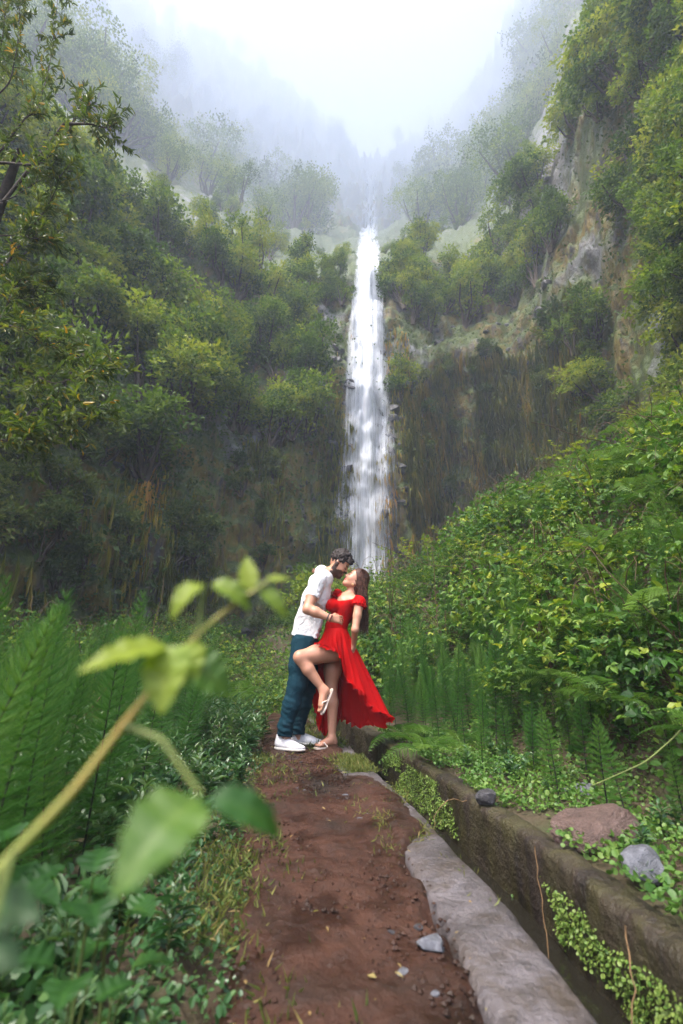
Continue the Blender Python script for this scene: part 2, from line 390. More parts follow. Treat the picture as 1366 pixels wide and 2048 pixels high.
def cliff():
    nu, nv = 560, 400
    az = np.linspace(-94, 94, nu); az = az + 0
    vv = np.linspace(0, 1, nv) ** 1.25
    A, Vv = np.meshgrid(az, vv, indexing='ij')
    P = cliff_pt(A, Vv).reshape(-1, 3)
    pale = np.exp(-((A - 33) / 6) ** 2) * smooth(.2, .27, Vv) * smooth(.6, .45, Vv) + .6 * np.exp(-((A - 20) / 9) ** 2) * np.exp(-((Vv - .25) / .03) ** 2)
    return obj('cliff', mesh('cliff', P, gridF(nu, nv), CLIFF_M, attr={'pale': pale.ravel()}), kind='structure')
CLIFF = cliff()

# ------------------------------------------------------------------ waterfall
def fall_uv(px, v):                    # surface point near the fall: lateral offset px (degrees) around its axis
    return cliff_pt(px, v)
V_TOP = .88
def fall_axis(v):                      # azimuth of the fall's axis along the height
    return np.interp(v, [0, .06, .2, .3, .42, .55, .7, 1], [2.9, 3.0, 3.4, 3.9, 4.4, 4.7, 5.0, 5.4])
def fall_half(v):                      # half width in degrees
    return np.interp(v, [0, .06, .12, .2, .3, .36, .43, .52, .62, .75, 1], [7.0, 6.6, 5.6, 4.4, 3.3, 2.6, 1.9, 1.6, 1.4, 1.2, 1.0])
def water_mat(name, dens, seed, soft=.5):
    t = NT(name)
    u = t.n('Attribute', attribute_name='u').outputs['Fac']; h = t.n('Attribute', attribute_name='h').outputs['Fac']
    def streak(su, sh, d=5):
        c = t.n('CombineXYZ', {0: t.math('MULTIPLY', u, su), 1: t.math('MULTIPLY', h, sh), 2: float(seed)}).outputs[0]
        return t.noise(c, 1.0, d, .6, .25)
    s1 = streak(6, .10, 4); s2 = streak(30, .45, 5); s3 = streak(9, 1.6, 6)
    core = t.n('Attribute', attribute_name='core').outputs['Fac']
    a = t.math('ADD', t.math('MULTIPLY', s1, .9), t.math('ADD', t.math('MULTIPLY', s2, 1.0), t.math('MULTIPLY', s3, .75)))
    a = t.math('ADD', t.math('SUBTRACT', a, 1.32), t.math('ADD', t.math('MULTIPLY', core, 1.05), dens - 1))
    al = t.ramp(a, [(.0, 0.0), (soft, 1.0)])
    al = t.math('MULTIPLY', al, t.ramp(core, [(.0, 0.0), (.25, 1.0)]))
    d = t.n('BsdfDiffuse', {'Color': (.72, .75, .80)}); tr = t.n('BsdfTranslucent', {'Color': (.72, .75, .80)})
    m = t.n('MixShader', {0: .4, 1: d, 2: tr}); tp = t.n('BsdfTransparent')
    return t.surf(t.n('MixShader', {0: al, 1: tp, 2: m}))
def waterfall():
    root = empty('waterfall', tuple(cliff_pt(np.array([3.6]), np.array([.05]))[0]), 'tall white waterfall pouring down the dark mossy cliff behind the couple', 'waterfall')
    inv = Vector(root.location)
    nv, nu = 300, 26
    v = np.linspace(.045, V_TOP, nv) ; 
    for li, (off, wid, dens, soft) in enumerate([(.10, 1.0, .76, .75), (.30, .9, .78, .6), (.50, .36, .88, .6)]):
        u = np.linspace(-1, 1, nu); Vv, U = np.meshgrid(v, u, indexing='ij')
        ax = fall_axis(Vv) + (.25 * fbm(np.stack([Vv * 9, Vv * 0 + li, Vv * 0], -1), 2, 81) + (-.25 + .2 * li) * smooth(.1, .3, Vv) * 0) * smooth(.6, .2, Vv)
        az = ax + U * fall_half(Vv) * wid
        P = cliff_pt(az, Vv); 
        k = 9                                                # water leaps clear of small ledges: smooth along the fall
        Q = P.copy(); r0 = np.hypot(P[..., 0], P[..., 1]); B0 = cliff_base(az, Vv); rb = np.hypot(B0[..., 0], B0[..., 1]); dv = r0 - rb; rs = dv.copy()
        for s_ in range(-k, k + 1): rs = np.minimum(rs, dv[np.clip(np.arange(nv) + s_, 0, nv - 1)] + abs(s_) * .05)
        rs = rb + np.where(Vv < .4, rs, dv); sc = (rs - off) / r0
        Q[..., 0] *= sc; Q[..., 1] *= sc
        core = (1 - np.abs(U) ** (3.0 if li == 0 else 1.8)) * (.75 + .25 * smooth(.05, .3, Vv)) 
        core = core * (1 - smooth(.82, .88, Vv)) * (1 - .30 * smooth(.30, .12, Vv)); core = core * (1 - .55 * smooth(.16, .04, Vv) * (li < 2))
        hh = Q[..., 2]; uu = U * fall_half(Vv) * wid * .5 + li * 3.7
        me = mesh('cascade', (Q - np.array(inv)).reshape(-1, 3), gridF(nv, nu), water_mat('falling_water_%d' % li, dens, li * 5 + 1, soft), attr={'u': uu.ravel(), 'h': hh.ravel(), 'core': np.clip(core, 0, 1).ravel()})
        obj('cascade', me, root)
    # thin runnels beside the main fall and at its foot
    wm = water_mat('runnel_water', 1.25, 9, .6)
    runs = [(5.75, 5.95, .10, .34, .10), (6.3, 5.9, .10, .2, .06), (1.2, 1.8, .05, .2, .09), (2.3, 2.6, .03, .16, .12), (4.3, 3.9, .03, .13, .14), (5.0, 4.6, .035, .15, .14), (3.2, 3.0, .03, .2, .12), (5.55, 5.1, .03, .2, .07)]
    for a0, a1, v0, v1, wdt in runs:
        vv = np.linspace(v0, v1, 60); nn = fbm(np.stack([vv * 40, vv * 0 + a0, vv * 0], -1), 3, 91)
        az = np.interp(vv, [v0, v1], [a0, a1]) + .22 * nn
        ww = wdt * (1 + .8 * fbm(np.stack([vv * 60, vv * 0 + a1, vv * 0], -1), 2, 93)) * 2.4
        U = np.linspace(-1, 1, 5); A = az[:, None] + U[None] * ww[:, None]; Vv = np.repeat(vv[:, None], 5, 1)
        P = cliff_pt(A, Vv); r0 = np.hypot(P[..., 0], P[..., 1]); sc = (r0 - .14) / r0; P[..., 0] *= sc; P[..., 1] *= sc
        core = np.repeat((1 - np.abs(U) ** 2 * .9)[None], 60, 0) * np.repeat((smooth(0, .1, (vv - v0) / (v1 - v0)) * smooth(1, .85, (vv - v0) / (v1 - v0)))[:, None], 5, 1)
        obj('runnel', mesh('runnel', (P - np.array(inv)).reshape(-1, 3), gridF(60, 5), wm, attr={'u': A.ravel() * 2, 'h': P[..., 2].ravel(), 'core': core.ravel()}), root)
waterfall()

# ------------------------------------------------------------------ rocks
def rock_mesh(name, seed, mat, sub=3, rough=.28, flat=(1, 1, .75)):
    import bmesh
    bm = bmesh.new(); bmesh.ops.create_icosphere(bm, subdivisions=sub, radius=1)
    V = np.array([v.co[:] for v in bm.verts]); F = np.array([[v.index for v in f.verts] for f in bm.faces]); bm.free()
    r = np.random.default_rng(seed)
    for _ in range(14):                                      # chop with planes for facets
        n = r.normal(size=3); n /= np.linalg.norm(n); d = r.uniform(.55, .88)
        e = V @ n - d; V = V - np.where(e > 0, e, 0)[:, None] * n
    V = V * (1 + rough * .4 * fbm(V * 2.5, 3, seed)[:, None]) * np.array(flat)
    return mesh(name, V, F, mat, smoothf=False)
def rock_mat(name, a, b, c, rough=(.3, .7)):
    t = NT(name); co = t.co(); n = t.noise(co, 2.5, 7, .65); n2 = t.noise(co, 18, 5)
    col = t.ramp(n, [(.3, a), (.52, b), (.72, c)]); 
    bs = t.n('BsdfPrincipled', {'Base Color': col, 'Roughness': t.ramp(n2, [(.3, rough[0]), (.7, rough[1])]), 'Specular IOR Level': .5, 'Normal': t.bump(n2, .5, .06)})
    return t.surf(bs)
WETROCK = rock_mat('wet_basalt', (.014, .014, .018), (.035, .034, .04), (.085, .083, .095), (.22, .6))
GREYROCK = rock_mat('grey_stone', (.05, .052, .06), (.10, .105, .125), (.18, .185, .21), (.4, .8))
REDROCK = rock_mat('red_stone', (.04, .024, .02), (.075, .045, .036), (.12, .08, .07), (.5, .85))
def cliff_rocks():                                            # boulders and blocks set in the cliff, pieces of the cliff
    ms = [rock_mesh('cliff_block', 200 + i, WETROCK, 2, .3) for i in range(6)]
    r = np.random.default_rng(5); n = 0
    zones = [((-1.5, 8.6), (.05, .30), 190, (.10, .48)), ((-12, .5), (.05, .20), 40, (.1, .3)), ((8, 30), (.21, .28), 44, (.12, .42)), ((-45, -12), (.05, .2), 12, (.15, .35))]
    for (a0, a1), (v0, v1), k, (s0, s1) in zones:
        az = r.uniform(a0, a1, k); v = r.uniform(v0, v1, k) ; P = cliff_pt(az, v)
        for i in range(k):
            if abs(az[i] - fall_axis(v[i])) < fall_half(v[i]) * .35: continue
            o = obj('boulder', ms[r.integers(6)], CLIFF); o.location = P[i] * ([1.0, 1.0, 1] if k == 190 else [1.006, 1.006, 1])
            s = r.uniform(s0, s1) ** 1.0; o.scale = (s * r.uniform(.7, 1.3), s * r.uniform(.7, 1.2), s * r.uniform(.6, 1.4)); o.rotation_euler = (r.uniform(-.6, .6), r.uniform(-.6, .6), r.uniform(0, 6.3)); n += 1
cliff_rocks()

# ------------------------------------------------------------------ leaves and plants
TPL = {
 'quad': (np.array([(0, 0, 0), (.45, .5, .06), (1, 0, -.12), (.45, -.5, .06)]), np.array([(0, 2, 1), (0, 3, 2)])),
 'leaf': (np.array([(0, 0, 0), (.28, .44, .09), (.66, .36, .05), (1, 0, -.16), (.66, -.36, .05), (.28, -.44, .09), (.48, 0, -.03)]), np.array([(6, 0, 5), (6, 5, 4), (6, 4, 3), (6, 3, 2), (6, 2, 1), (6, 1, 0)])),
 'lance': (np.array([(0, 0, 0), (.35, .5, .1), (.75, .3, .0), (1, 0, -.22), (.75, -.3, .0), (.35, -.5, .1), (.5, 0, -.02)]), np.array([(6, 0, 5), (6, 5, 4), (6, 4, 3), (6, 3, 2), (6, 2, 1), (6, 1, 0)])),
 'needle': (np.array([(0, .5, 0), (0, -.5, 0), (1, 0, .18)]), np.array([(0, 1, 2)])),
 'round': (np.array([(.1, 0, 0), (.35, .45, .05), (.8, .42, .02), (1, 0, -.05), (.8, -.42, .02), (.35, -.45, .05)]), np.array([(0, 5, 4), (0, 4, 3), (0, 3, 2), (0, 2, 1)])),
}
def leaves(mb, pos, dirn, nrm, L, W, a, tpl='leaf'):
    pos = np.asarray(pos, float); n = len(pos)
    if not n: return
    T, F = TPL[tpl]; d = unit(np.asarray(dirn, float)); nr = np.asarray(nrm, float); nr = unit(nr - d * (nr * d).sum(-1, keepdims=True)); sd = np.cross(nr, d)
    L = np.broadcast_to(L, (n,)); W = np.broadcast_to(W, (n,))
    V = pos[:, None] + d[:, None] * (T[None, :, 0:1] * L[:, None, None]) + sd[:, None] * (T[None, :, 1:2] * W[:, None, None]) + nr[:, None] * (T[None, :, 2:3] * L[:, None, None])
    k = len(T); Fq = (F[None] + (np.arange(n) * k)[:, None, None]).reshape(-1, 3)
    mb.add(V.reshape(-1, 3), Fq, np.repeat(np.broadcast_to(a, (n,)), k))
def place(root_children, name, loc, rz, sc, label, cat, group, tilt=(0, 0)):
    """a copy of a plant: an Empty at its base plus a copy of each part (shared mesh data)"""
    o = obj(name, None, None, label, cat, group); o.location = loc; o.rotation_euler = (tilt[0], tilt[1], rz); o.scale = (sc, sc, sc) if np.isscalar(sc) else sc; o.empty_display_size = .1
    for nm, me in root_children: obj(nm, me, o)
    return o

BARK = plain('bark', (.045, .034, .026), .85, .2, .4, 12, .6)
DARKSTEM = plain('dark_stem', (.012, .012, .01), .7, .3, .3, 30)
CANE = plain('bramble_cane', (.07, .045, .022), .6, .3, .4, 20)
GREENSTEM = plain('green_stem', (.09, .115, .03), .6, .3, .3, 20)
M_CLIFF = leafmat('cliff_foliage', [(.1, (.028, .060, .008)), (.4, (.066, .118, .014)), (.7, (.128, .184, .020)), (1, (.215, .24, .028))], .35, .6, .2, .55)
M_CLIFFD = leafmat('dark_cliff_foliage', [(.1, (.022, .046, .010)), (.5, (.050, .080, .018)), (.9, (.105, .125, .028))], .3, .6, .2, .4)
M_BRAM = leafmat('bramble_leaf', [(.0, (.012, .042, .007)), (.35, (.038, .098, .013)), (.7, (.095, .160, .019)), (1, (.200, .230, .026))], .38, .5, .3, .25)
M_HORSE = leafmat('horsetail_needle', [(.0, (.018, .066, .010)), (.5, (.036, .108, .015)), (1, (.085, .160, .025))], .35, .55, .25, .5)
M_FERN = leafmat('fern_leaf', [(.0, (.035, .095, .014)), (.5, (.085, .165, .026)), (1, (.150, .22, .040))], .35, .5, .3, .5)
M_WEED = leafmat('weed_leaf', [(.0, (.012, .050, .014)), (.5, (.034, .090, .028)), (1, (.085, .140, .045))], .35, .38, .5, .4)
M_COVER = leafmat('ground_cover_leaf', [(.0, (.030, .085, .014)), (.5, (.065, .135, .024)), (1, (.130, .185, .040))], .35, .5, .35, .0)
M_GRASS = leafmat('grass_blade', [(.0, (.030, .060, .012)), (.5, (.085, .110, .025)), (.85, (.17, .17, .045)), (1, (.20, .14, .06))], .35, .6, .25, .0)
M_MOSSTR = leafmat('hanging_strand', [(.0, (.035, .055, .010)), (.4, (.12, .13, .024)), (.75, (.25, .19, .036)), (1, (.32, .17, .04))], .25, .7, .15, .0)
M_TREE = leafmat('tree_leaf', [(.0, (.020, .045, .008)), (.45, (.055, .085, .012)), (.8, (.12, .135, .018)), (.93, (.22, .17, .015)), (1, (.30, .16, .012))], .4, .45, .35, .0)
M_FRONT = leafmat('front_leaf', [(.0, (.014, .050, .012)), (.3, (.035, .105, .022)), (.6, (.10, .18, .03)), (1, (.21, .27, .025))], .6, .45, .4, .0)

# --- cliff shrubs and trees
def shrub_parts(seed, H=1.0, lobes=7, nl=1500, leaf=.07, mat=M_CLIFF, tall=1.0):
    r = np.random.default_rng(seed); mb = MB(); tb = MB()
    cs = []
    for i in range(lobes):
        th = r.uniform(0, 6.28); rad = r.uniform(.05, .42); z = r.uniform(.3, .85) * H * tall
        c = np.array([math.cos(th) * rad, math.sin(th) * rad, z]); cs.append((c, r.uniform(.16, .30), r.uniform(.15, .85)))
        b = np.array([c[0] * .1, c[1] * .1, 0]); m = (b + c) / 2 + np.array([c[0] * .15, c[1] * .15, -.05]) + r.normal(size=3) * .03
        tb.tube([b + [0, 0, -.12], b + (m - b) * .5, m, c], [.028, .022, .015, .006], 5)
    w = np.array([c[1] ** 2 for c in cs]); k = r.choice(lobes, nl // 14, p=w / w.sum())
    for j in k:                                               # sprays of leaves
        c, rad, a0 = cs[j]; d = rdir(r, 1, .25)[0]; tip = c + d * rad * r.uniform(.45, 1.12) * np.array([1, 1, .85])
        n = 14; pos = tip + r.normal(size=(n, 3)) * .042; dd = unit(d + r.normal(size=(n, 3)) * .8 + [0, 0, .1])
        leaves(mb, pos, dd, rdir(r, n, 1.1), leaf * r.uniform(.6, 1.25, n), leaf * .55, np.clip(a0 + r.normal(0, .16) + r.normal(0, .08, n), 0, 1), 'quad')
    return [('foliage', mb.me('shrub_foliage', mat, smoothf=False)), ('branches', tb.me('shrub_branches', BARK))]
SHRUBS = [shrub_parts(300 + i, 1, 6 + i % 3, 2500, .060, M_CLIFF, [1, 1.25, .85, 1.5, 1][i]) for i in range(5)]
SHRUBS_F = [shrub_parts(320 + i, 1, 9, 4200, .038, M_CLIFF, [1, 1.3, .9][i]) for i in range(3)]
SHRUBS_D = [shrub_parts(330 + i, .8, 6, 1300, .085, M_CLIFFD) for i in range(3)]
def cliff_normal_ok(P): return True
def gz0(x, y): return float(ground_z(np.array([x]), np.array([y]))[0])
def place_cliff_shrubs():
    r = np.random.default_rng(17); cnt = 0
    # azimuth range, v range, count, size range, variants, label, group
    Z = [
     ((-58, -22), (.15, .40), 90, (2.1, 3.9), SHRUBS, 'cliff_shrub', 'bushy yellow-green shrub clinging to the cliff left of the waterfall', 'shrub', 'bright shrubs on the left cliff'),
     ((-22, -3.5), (.20, .46), 62, (1.9, 3.7), SHRUBS, 'cliff_shrub', 'bushy yellow-green shrub clinging to the cliff left of the waterfall', 'shrub', 'bright shrubs on the left cliff'),
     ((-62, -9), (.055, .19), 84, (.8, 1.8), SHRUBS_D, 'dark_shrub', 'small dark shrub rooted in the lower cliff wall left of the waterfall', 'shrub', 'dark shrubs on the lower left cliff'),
     ((-58, -4.5), (.42, .66), 100, (4, 7.5), SHRUBS_F, 'misty_tree', 'hazy green tree on the misty slope above the left cliff', 'tree', 'trees on the misty left slope'),
     ((9.5, 31), (.255, .40), 52, (2.0, 3.8), SHRUBS, 'cliff_shrub', 'bushy shrub growing on the cliff right of the waterfall', 'shrub', 'shrubs on the cliff right of the fall'),
     ((12, 34), (.40, .62), 60, (4, 7), SHRUBS_F, 'misty_tree', 'hazy tree on the misty slope above the cliff right of the waterfall', 'tree', 'trees on the misty right slope'),
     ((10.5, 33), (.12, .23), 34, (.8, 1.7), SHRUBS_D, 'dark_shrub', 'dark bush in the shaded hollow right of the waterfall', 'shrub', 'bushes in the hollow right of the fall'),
     ((31, 62), (.08, .22), 44, (1.5, 3.0), SHRUBS, 'cliff_shrub', 'leafy shrub on the foot of the steep buttress above the bramble bank', 'shrub', 'shrubs on the right buttress'),
     ((39, 62), (.22, .37), 58, (1.5, 3.2), SHRUBS, 'cliff_shrub', 'leafy shrub hanging on the steep buttress above the bramble bank', 'shrub', 'shrubs on the right buttress'),
     ((-4, 1.6), (.345, .40), 22, (1.2, 2.2), SHRUBS, 'cliff_shrub', 'small bush on the brow of the cliff close beside the upper waterfall', 'shrub', 'bushes beside the upper fall'),
     ((7.2, 12), (.345, .40), 24, (1.2, 2.2), SHRUBS, 'cliff_shrub', 'small bush on the brow of the cliff close beside the upper waterfall', 'shrub', 'bushes beside the upper fall'),
     ((33, 64), (.42, .70), 40, (3.5, 7), SHRUBS_F, 'misty_tree', 'dim tree high on the steep right buttress', 'tree', 'trees high on the right buttress'),
    ]
    for (a0, a1), (v0, v1), n, (s0, s1), var, nm, lab, cat, grp in Z:
        az = r.uniform(a0, a1, n); v = r.uniform(v0, v1, n); P = cliff_pt(az, v)
        for i in range(n):
            if nm == 'cliff_shrub' and fbm(P[i] * .09, 2, 99) < -.35: continue
            s = r.uniform(s0, s1) * (1 if nm != 'misty_tree' else np.clip(np.linalg.norm(P[i]) / 62, .8, 4.5)); q = r.uniform(.8, 1.2)
            rr = math.hypot(P[i][0], P[i][1]); tb = -.25 * np.array([P[i][0] / rr, P[i][1] / rr, 0])     # leans out from the wall
            L = P[i] + tb * s * .5 + [0, 0, -.12 * s]
            fs = (s / (1 if nm != 'misty_tree' else np.clip(np.linalg.norm(P[i]) / 62, .8, 4.5)) - s0) / (s1 - s0); fv = (v[i] - v0) / (v1 - v0); vi = r.integers(len(var)); da = abs(az[i] - 4)
            lab2 = ('small ' if fs < .33 else 'mid-sized ' if fs < .66 else 'large ') + lab.replace('small ', '') + (', low down' if fv < .33 else ', halfway up' if fv < .66 else ', high up') + ((' and near the water' if da < 16 else ' and far from the water') if 'waterfall' in lab else '')
            place(var[vi], nm, L, r.uniform(0, 6.28), (s * q, s, s * r.uniform(.8, 1.15)), ' '.join(lab2.split()[:16]), cat, grp, (r.uniform(-.25, .25), r.uniform(-.25, .25))); cnt += 1
    place(SHRUBS[1], 'sapling', (-.75, 13.5, gz0(-.75, 13.5) - .1), .4, (2.3, 2.3, 2.0), 'pale feathery sapling behind the man, left of the waterfall foot', 'tree', None)
    # single shrubs that stand out
    for (az, v, s, var, lab) in [(9.0, .215, 2.6, SHRUBS[3], 'upright yellow-green bush on the mossy ledge just right of the waterfall'), (-.5, .075, 2.0, SHRUBS[1], 'small tree at the cliff foot beside the falling water'),
                                 (37, .36, 4.0, SHRUBS[0], 'spreading dark tree jutting from the cliff beside pale bare rock'), (29.5, .20, 3.2, SHRUBS_D[1], 'dark green tree at the edge of the hollow, right of the hanging grass'),
                                 (-24, .25, 4.2, SHRUBS[2], 'large bright yellow-green tree standing out on the left cliff'), (-11, .30, 3.7, SHRUBS[4], 'rounded bright tree on the cliff shoulder beside the waterfall')]:
        P = cliff_pt(np.array([az]), np.array([v]))[0]
        place(var, 'cliff_tree', P + [0, 0, -.1 * s], az, (s, s, s), lab, 'tree', None)
place_cliff_shrubs()

def ridge_tree(seed):
    r = np.random.default_rng(seed); mb = MB(); tb = MB(); tb.tube([(0, 0, -1.5), (.1, 0, 4), (0, .2, 11)], [.35, .25, .08], 6)
    for i in range(16):
        z = r.uniform(3.2, 12.5); rad = (1 - (z / 13.5) ** 2) * 3.0 + .5; th = r.uniform(0, 6.28); c = np.array([math.cos(th) * rad * .6, math.sin(th) * rad * .6, z]); tb.tube([(0, 0, z - 1.2), c], [.1, .03], 4)
        n = 200; pos = c + r.normal(size=(n, 3)) * [1.0, 1.0, .75]; leaves(mb, pos, rdir(r, n), rdir(r, n, .5), r.uniform(.2, .4, n), .22, r.uniform(.1, .6, n), 'quad')
    return [('crown', mb.me('ridge_crown', M_CLIFFD, smoothf=False)), ('trunk', tb.me('ridge_trunk', BARK))]
RT = [ridge_tree(400 + i) for i in range(3)]
def place_ridge():
    r = np.random.default_rng(23)
    for (a0, a1), (v0, v1), n, (s0, s1), lab, grp in [((-50, -14), (.72, .985), 80, (2.6, 4.4), 'grey tree silhouette on the fog-wrapped ridge left of the notch', 'ridge trees left of the notch'),
                                            ((-14, 3), (.74, .985), 36, (2.4, 4.0), 'grey tree silhouette on the fog-wrapped ridge left of the notch', 'ridge trees left of the notch'),
                                            ((7, 34), (.70, .985), 40, (2.2, 3.8), 'faint tree on the fog-wrapped ridge right of the notch', 'ridge trees right of the notch')]:
        az = r.uniform(a0, a1, n); v = r.uniform(v0, v1, n); P = cliff_pt(az, v)
        for i in range(n):
            s = r.uniform(s0, s1); fs = (s - s0) / (s1 - s0); fv = (v[i] - v0) / (v1 - v0); place(RT[r.integers(3)], 'ridge_tree', P[i], r.uniform(0, 6.28), (s, s, s * r.uniform(.9, 1.3)), ('small ' if fs < .33 else 'mid-sized ' if fs < .66 else 'big ') + lab + (', on its crest' if fv > .85 else ', below its crest'), 'tree', grp)
place_ridge()

def cliff_cover():
    """creepers and hanging strands on the rock: one mass each"""
    r = np.random.default_rng(31); mb = MB()
    n = 60000; az = r.uniform(-60, 60, n); v = r.uniform(.045, .42, n); 
    P0_ = cliff_base(az, v); dens = fbm(P0_ * [.16, .16, .11], 3, 131) + .25 - .8 * np.exp(-((az - 4.3) / 4.2) ** 2)
    k = dens > r.uniform(-.25, .45, n); az, v = az[k], v[k]; P = cliff_pt(az, v); n = len(az)
    A = np.radians(az); out = -np.stack([np.sin(A), np.cos(A), 0 * A], -1)
    pos = P + out * r.uniform(0, .35, n)[:, None] + r.normal(size=(n, 3)) * .1
    dd = unit(out * .7 + r.normal(size=(n, 3)) * .6 + [0, 0, -.25]); L = r.uniform(.08, .24, n)
    lv = np.clip(.4 + .45 * fbm(P * [.3, .3, .3], 2, 137) + r.normal(0, .15, n), 0, 1)
    leaves(mb, pos, dd, out + rdir(r, n, .6), L, L * .6, lv, 'quad')
    obj('cliff_creepers', mb.me('cliff_creepers', M_CLIFFD, smoothf=False), kind='stuff', label='low green creepers and ferns covering the cliff rock', cat='creeper')
    mb = MB()
    def strands(a0, a1, v0, v1, n, l0, l1, thr, w=.05, bias=.0):
        az = r.uniform(a0, a1, n); v = r.uniform(v0, v1, n); P0_ = cliff_base(az, v)
        k = fbm(P0_ * [.5, .5, .12], 3, 141) > thr + r.uniform(-.2, .2, n); az, v = az[k], v[k]; n = len(az); P = cliff_pt(az, v)
        A = np.radians(az); out = -np.stack([np.sin(A), np.cos(A), 0 * A], -1); pos = P + out * r.uniform(.05, .4, n)[:, None]
        dd = unit(np.array([0, 0, -1.]) + out * r.uniform(0, .25, n)[:, None] + r.normal(size=(n, 3)) * .1); L = r.uniform(l0, l1, n)
        lv = np.clip(.42 + bias + .6 * fbm(P * [.8, .8, .15], 2, 147) + r.normal(0, .12, n), 0, 1)
        leaves(mb, pos, dd, out, L, w * r.uniform(.6, 1.5, n), lv, 'quad')
    strands(9, 33, .09, .235, 12000, .5, 1.7, -.25, .055)
    strands(-3.5, 10, .045, .30, 5000, .25, .9, -.05, .06, .18)
    strands(-45, -3, .05, .22, 9000, .3, 1.1, .08, .06)
    obj('hanging_grass', mb.me('hanging_grass', M_MOSSTR, smoothf=False), kind='stuff', label='brown-green grass and moss hanging in strands down the wet rock', cat='moss')
cliff_cover()

# ------------------------------------------------------------------ near plants
def gz(x, y): return float(ground_z(np.array([x]), np.array([y]))[0])
def bend(n, h, lean, droop, r):
    t = np.linspace(0, 1, n); return np.stack([lean * t ** 1.6, 0 * t, h * t - droop * t ** 3], -1)

def horsetail_parts(seed, h=1.15, nw=24, nb=26, bl=.17):
    r = np.random.default_rng(seed); st = MB(); mb = MB()
    t = np.linspace(0, 1, 12); lx, ly = r.normal(0, .06, 2); pts = np.stack([lx * t ** 2, ly * t ** 2, h * t], -1)
    st.tube(pts, np.interp(t, [0, .8, 1], [.0048, .003, .001]), 5)
    for i in range(nw):
        f = .16 + .83 * (i / (nw - 1)) ** .9; c = np.array([lx * f * f, ly * f * f, h * f]); n = nb if f < .93 else nb // 2
        th = np.arange(n) / n * 6.283 + r.uniform(0, 6.28); el = np.interp(f, [.15, .6, 1], [.12, .42, 1.15]) + r.normal(0, .1, n)
        d = np.stack([np.cos(th) * np.cos(el), np.sin(th) * np.cos(el), np.sin(el)], -1)
        L = bl * np.interp(f, [.15, .3, .7, 1], [.75, 1, .85, .35]) * r.uniform(.75, 1.15, n)
        a = np.clip(.45 + .35 * (f - .5) + r.normal(0, .12, n), 0, 1); tip = c + d * (L * .55)[:, None]
        leaves(mb, np.repeat(c[None], n, 0), d, np.cross(d, [0, 0, 1]) * .3 + [0, 0, 1], L * .55, .0028, a, 'needle')   # inner half
        d2 = unit(d + np.array([0, 0, .28])); leaves(mb, tip - d2 * .004, d2, np.cross(d, [0, 0, 1]) + [0, 0, .2], L * .5, .0026, a, 'needle')
        leaves(mb, np.repeat(c[None], n, 0), d, np.cross(d, [0, 0, 1]), L * .9, .0026, a, 'needle')
    return [('stem', st.me('horsetail_stem', DARKSTEM)), ('needles', mb.me('horsetail_needles', M_HORSE, smoothf=False))]
HT = [horsetail_parts(500 + i, [1.1, 1.25, .95, 1.0][i], 22 + i, 26, [.17, .19, .15, .16][i]) for i in range(4)]
HT_Y = [horsetail_parts(520 + i, .55, 15, 22, .085) for i in range(2)]

def frond_mesh(seed, L=.6):
    r = np.random.default_rng(seed); mb = MB(); n = 15
    t = np.linspace(0, 1, 14); lift = .55 + r.uniform(-.1, .15)
    spine = lambda q: np.stack([q * L * .92, .05 * L * np.sin(q * 2.2 + seed), L * (lift * q - .62 * q ** 2.2)], -1)
    mb.tube(spine(t), np.interp(t, [0, 1], [.0035, .0008]), 4, .25)
    for i in range(n):
        q = .14 + .86 * i / n; p = spine(np.array([q]))[0]; tan = unit((spine(np.array([q + .02])) - spine(np.array([q - .02])))[0][None])[0]
        pl = L * .30 * np.interp(q, [.1, .3, .6, 1], [.62, 1.0, .72, .06]); up = unit(np.cross(tan, [0, 1, 0])[None])[0]; up = up if up[2] > 0 else -up
        for sgn in (-1, 1):
            d = unit((np.array([0, sgn, 0]) + tan * .38 + up * -.08 + r.normal(size=3) * .04)[None])[0]
            m = 8; k = np.arange(m); q2 = (k + .6) / m; pos = p + d * (q2 * pl)[:, None] - up * (q2 ** 2 * pl * .18)[:, None]
            pw = L * .0185 * np.interp(q2, [0, .25, 1], [.8, 1, .25]); side = np.cross(up, d)
            for s2 in (-1, 1):
                dd = unit(np.repeat((side * s2 + d * .45)[None], m, 0) + r.normal(size=(m, 3)) * .07)
                leaves(mb, pos, dd, np.repeat(up[None], m, 0) + r.normal(size=(m, 3)) * .15, pw, pl / m * .8, np.clip(.62 + r.normal(0, .1, m), 0, 1), 'quad')
            leaves(mb, p[None], d[None], up[None], np.array([pl]), pl * .07, .35, 'quad')
    return mb.me('fern_frond', M_FERN, smoothf=False)
FR = [frond_mesh(540 + i) for i in range(4)]
def fern(loc, sc, n, label, group, r, spread=(.0, 6.283), up=0.0, drop=None):
    o = obj('fern', None, None, label, 'fern', group); o.location = loc; o.rotation_euler = (0, 0, r.uniform(0, 6.28) if spread[1] > 6 else 0); o.empty_display_size = .1
    for i in range(n):
        f = obj('frond', FR[r.integers(4)], o); a = spread[0] + (spread[1] - spread[0]) * (i + r.uniform(-.25, .25)) / n
        s = sc * r.uniform(.75, 1.15); f.scale = (s, s, s); f.rotation_euler = (r.normal(0, .2), -up - r.uniform(-.1, .35), a)
    return o

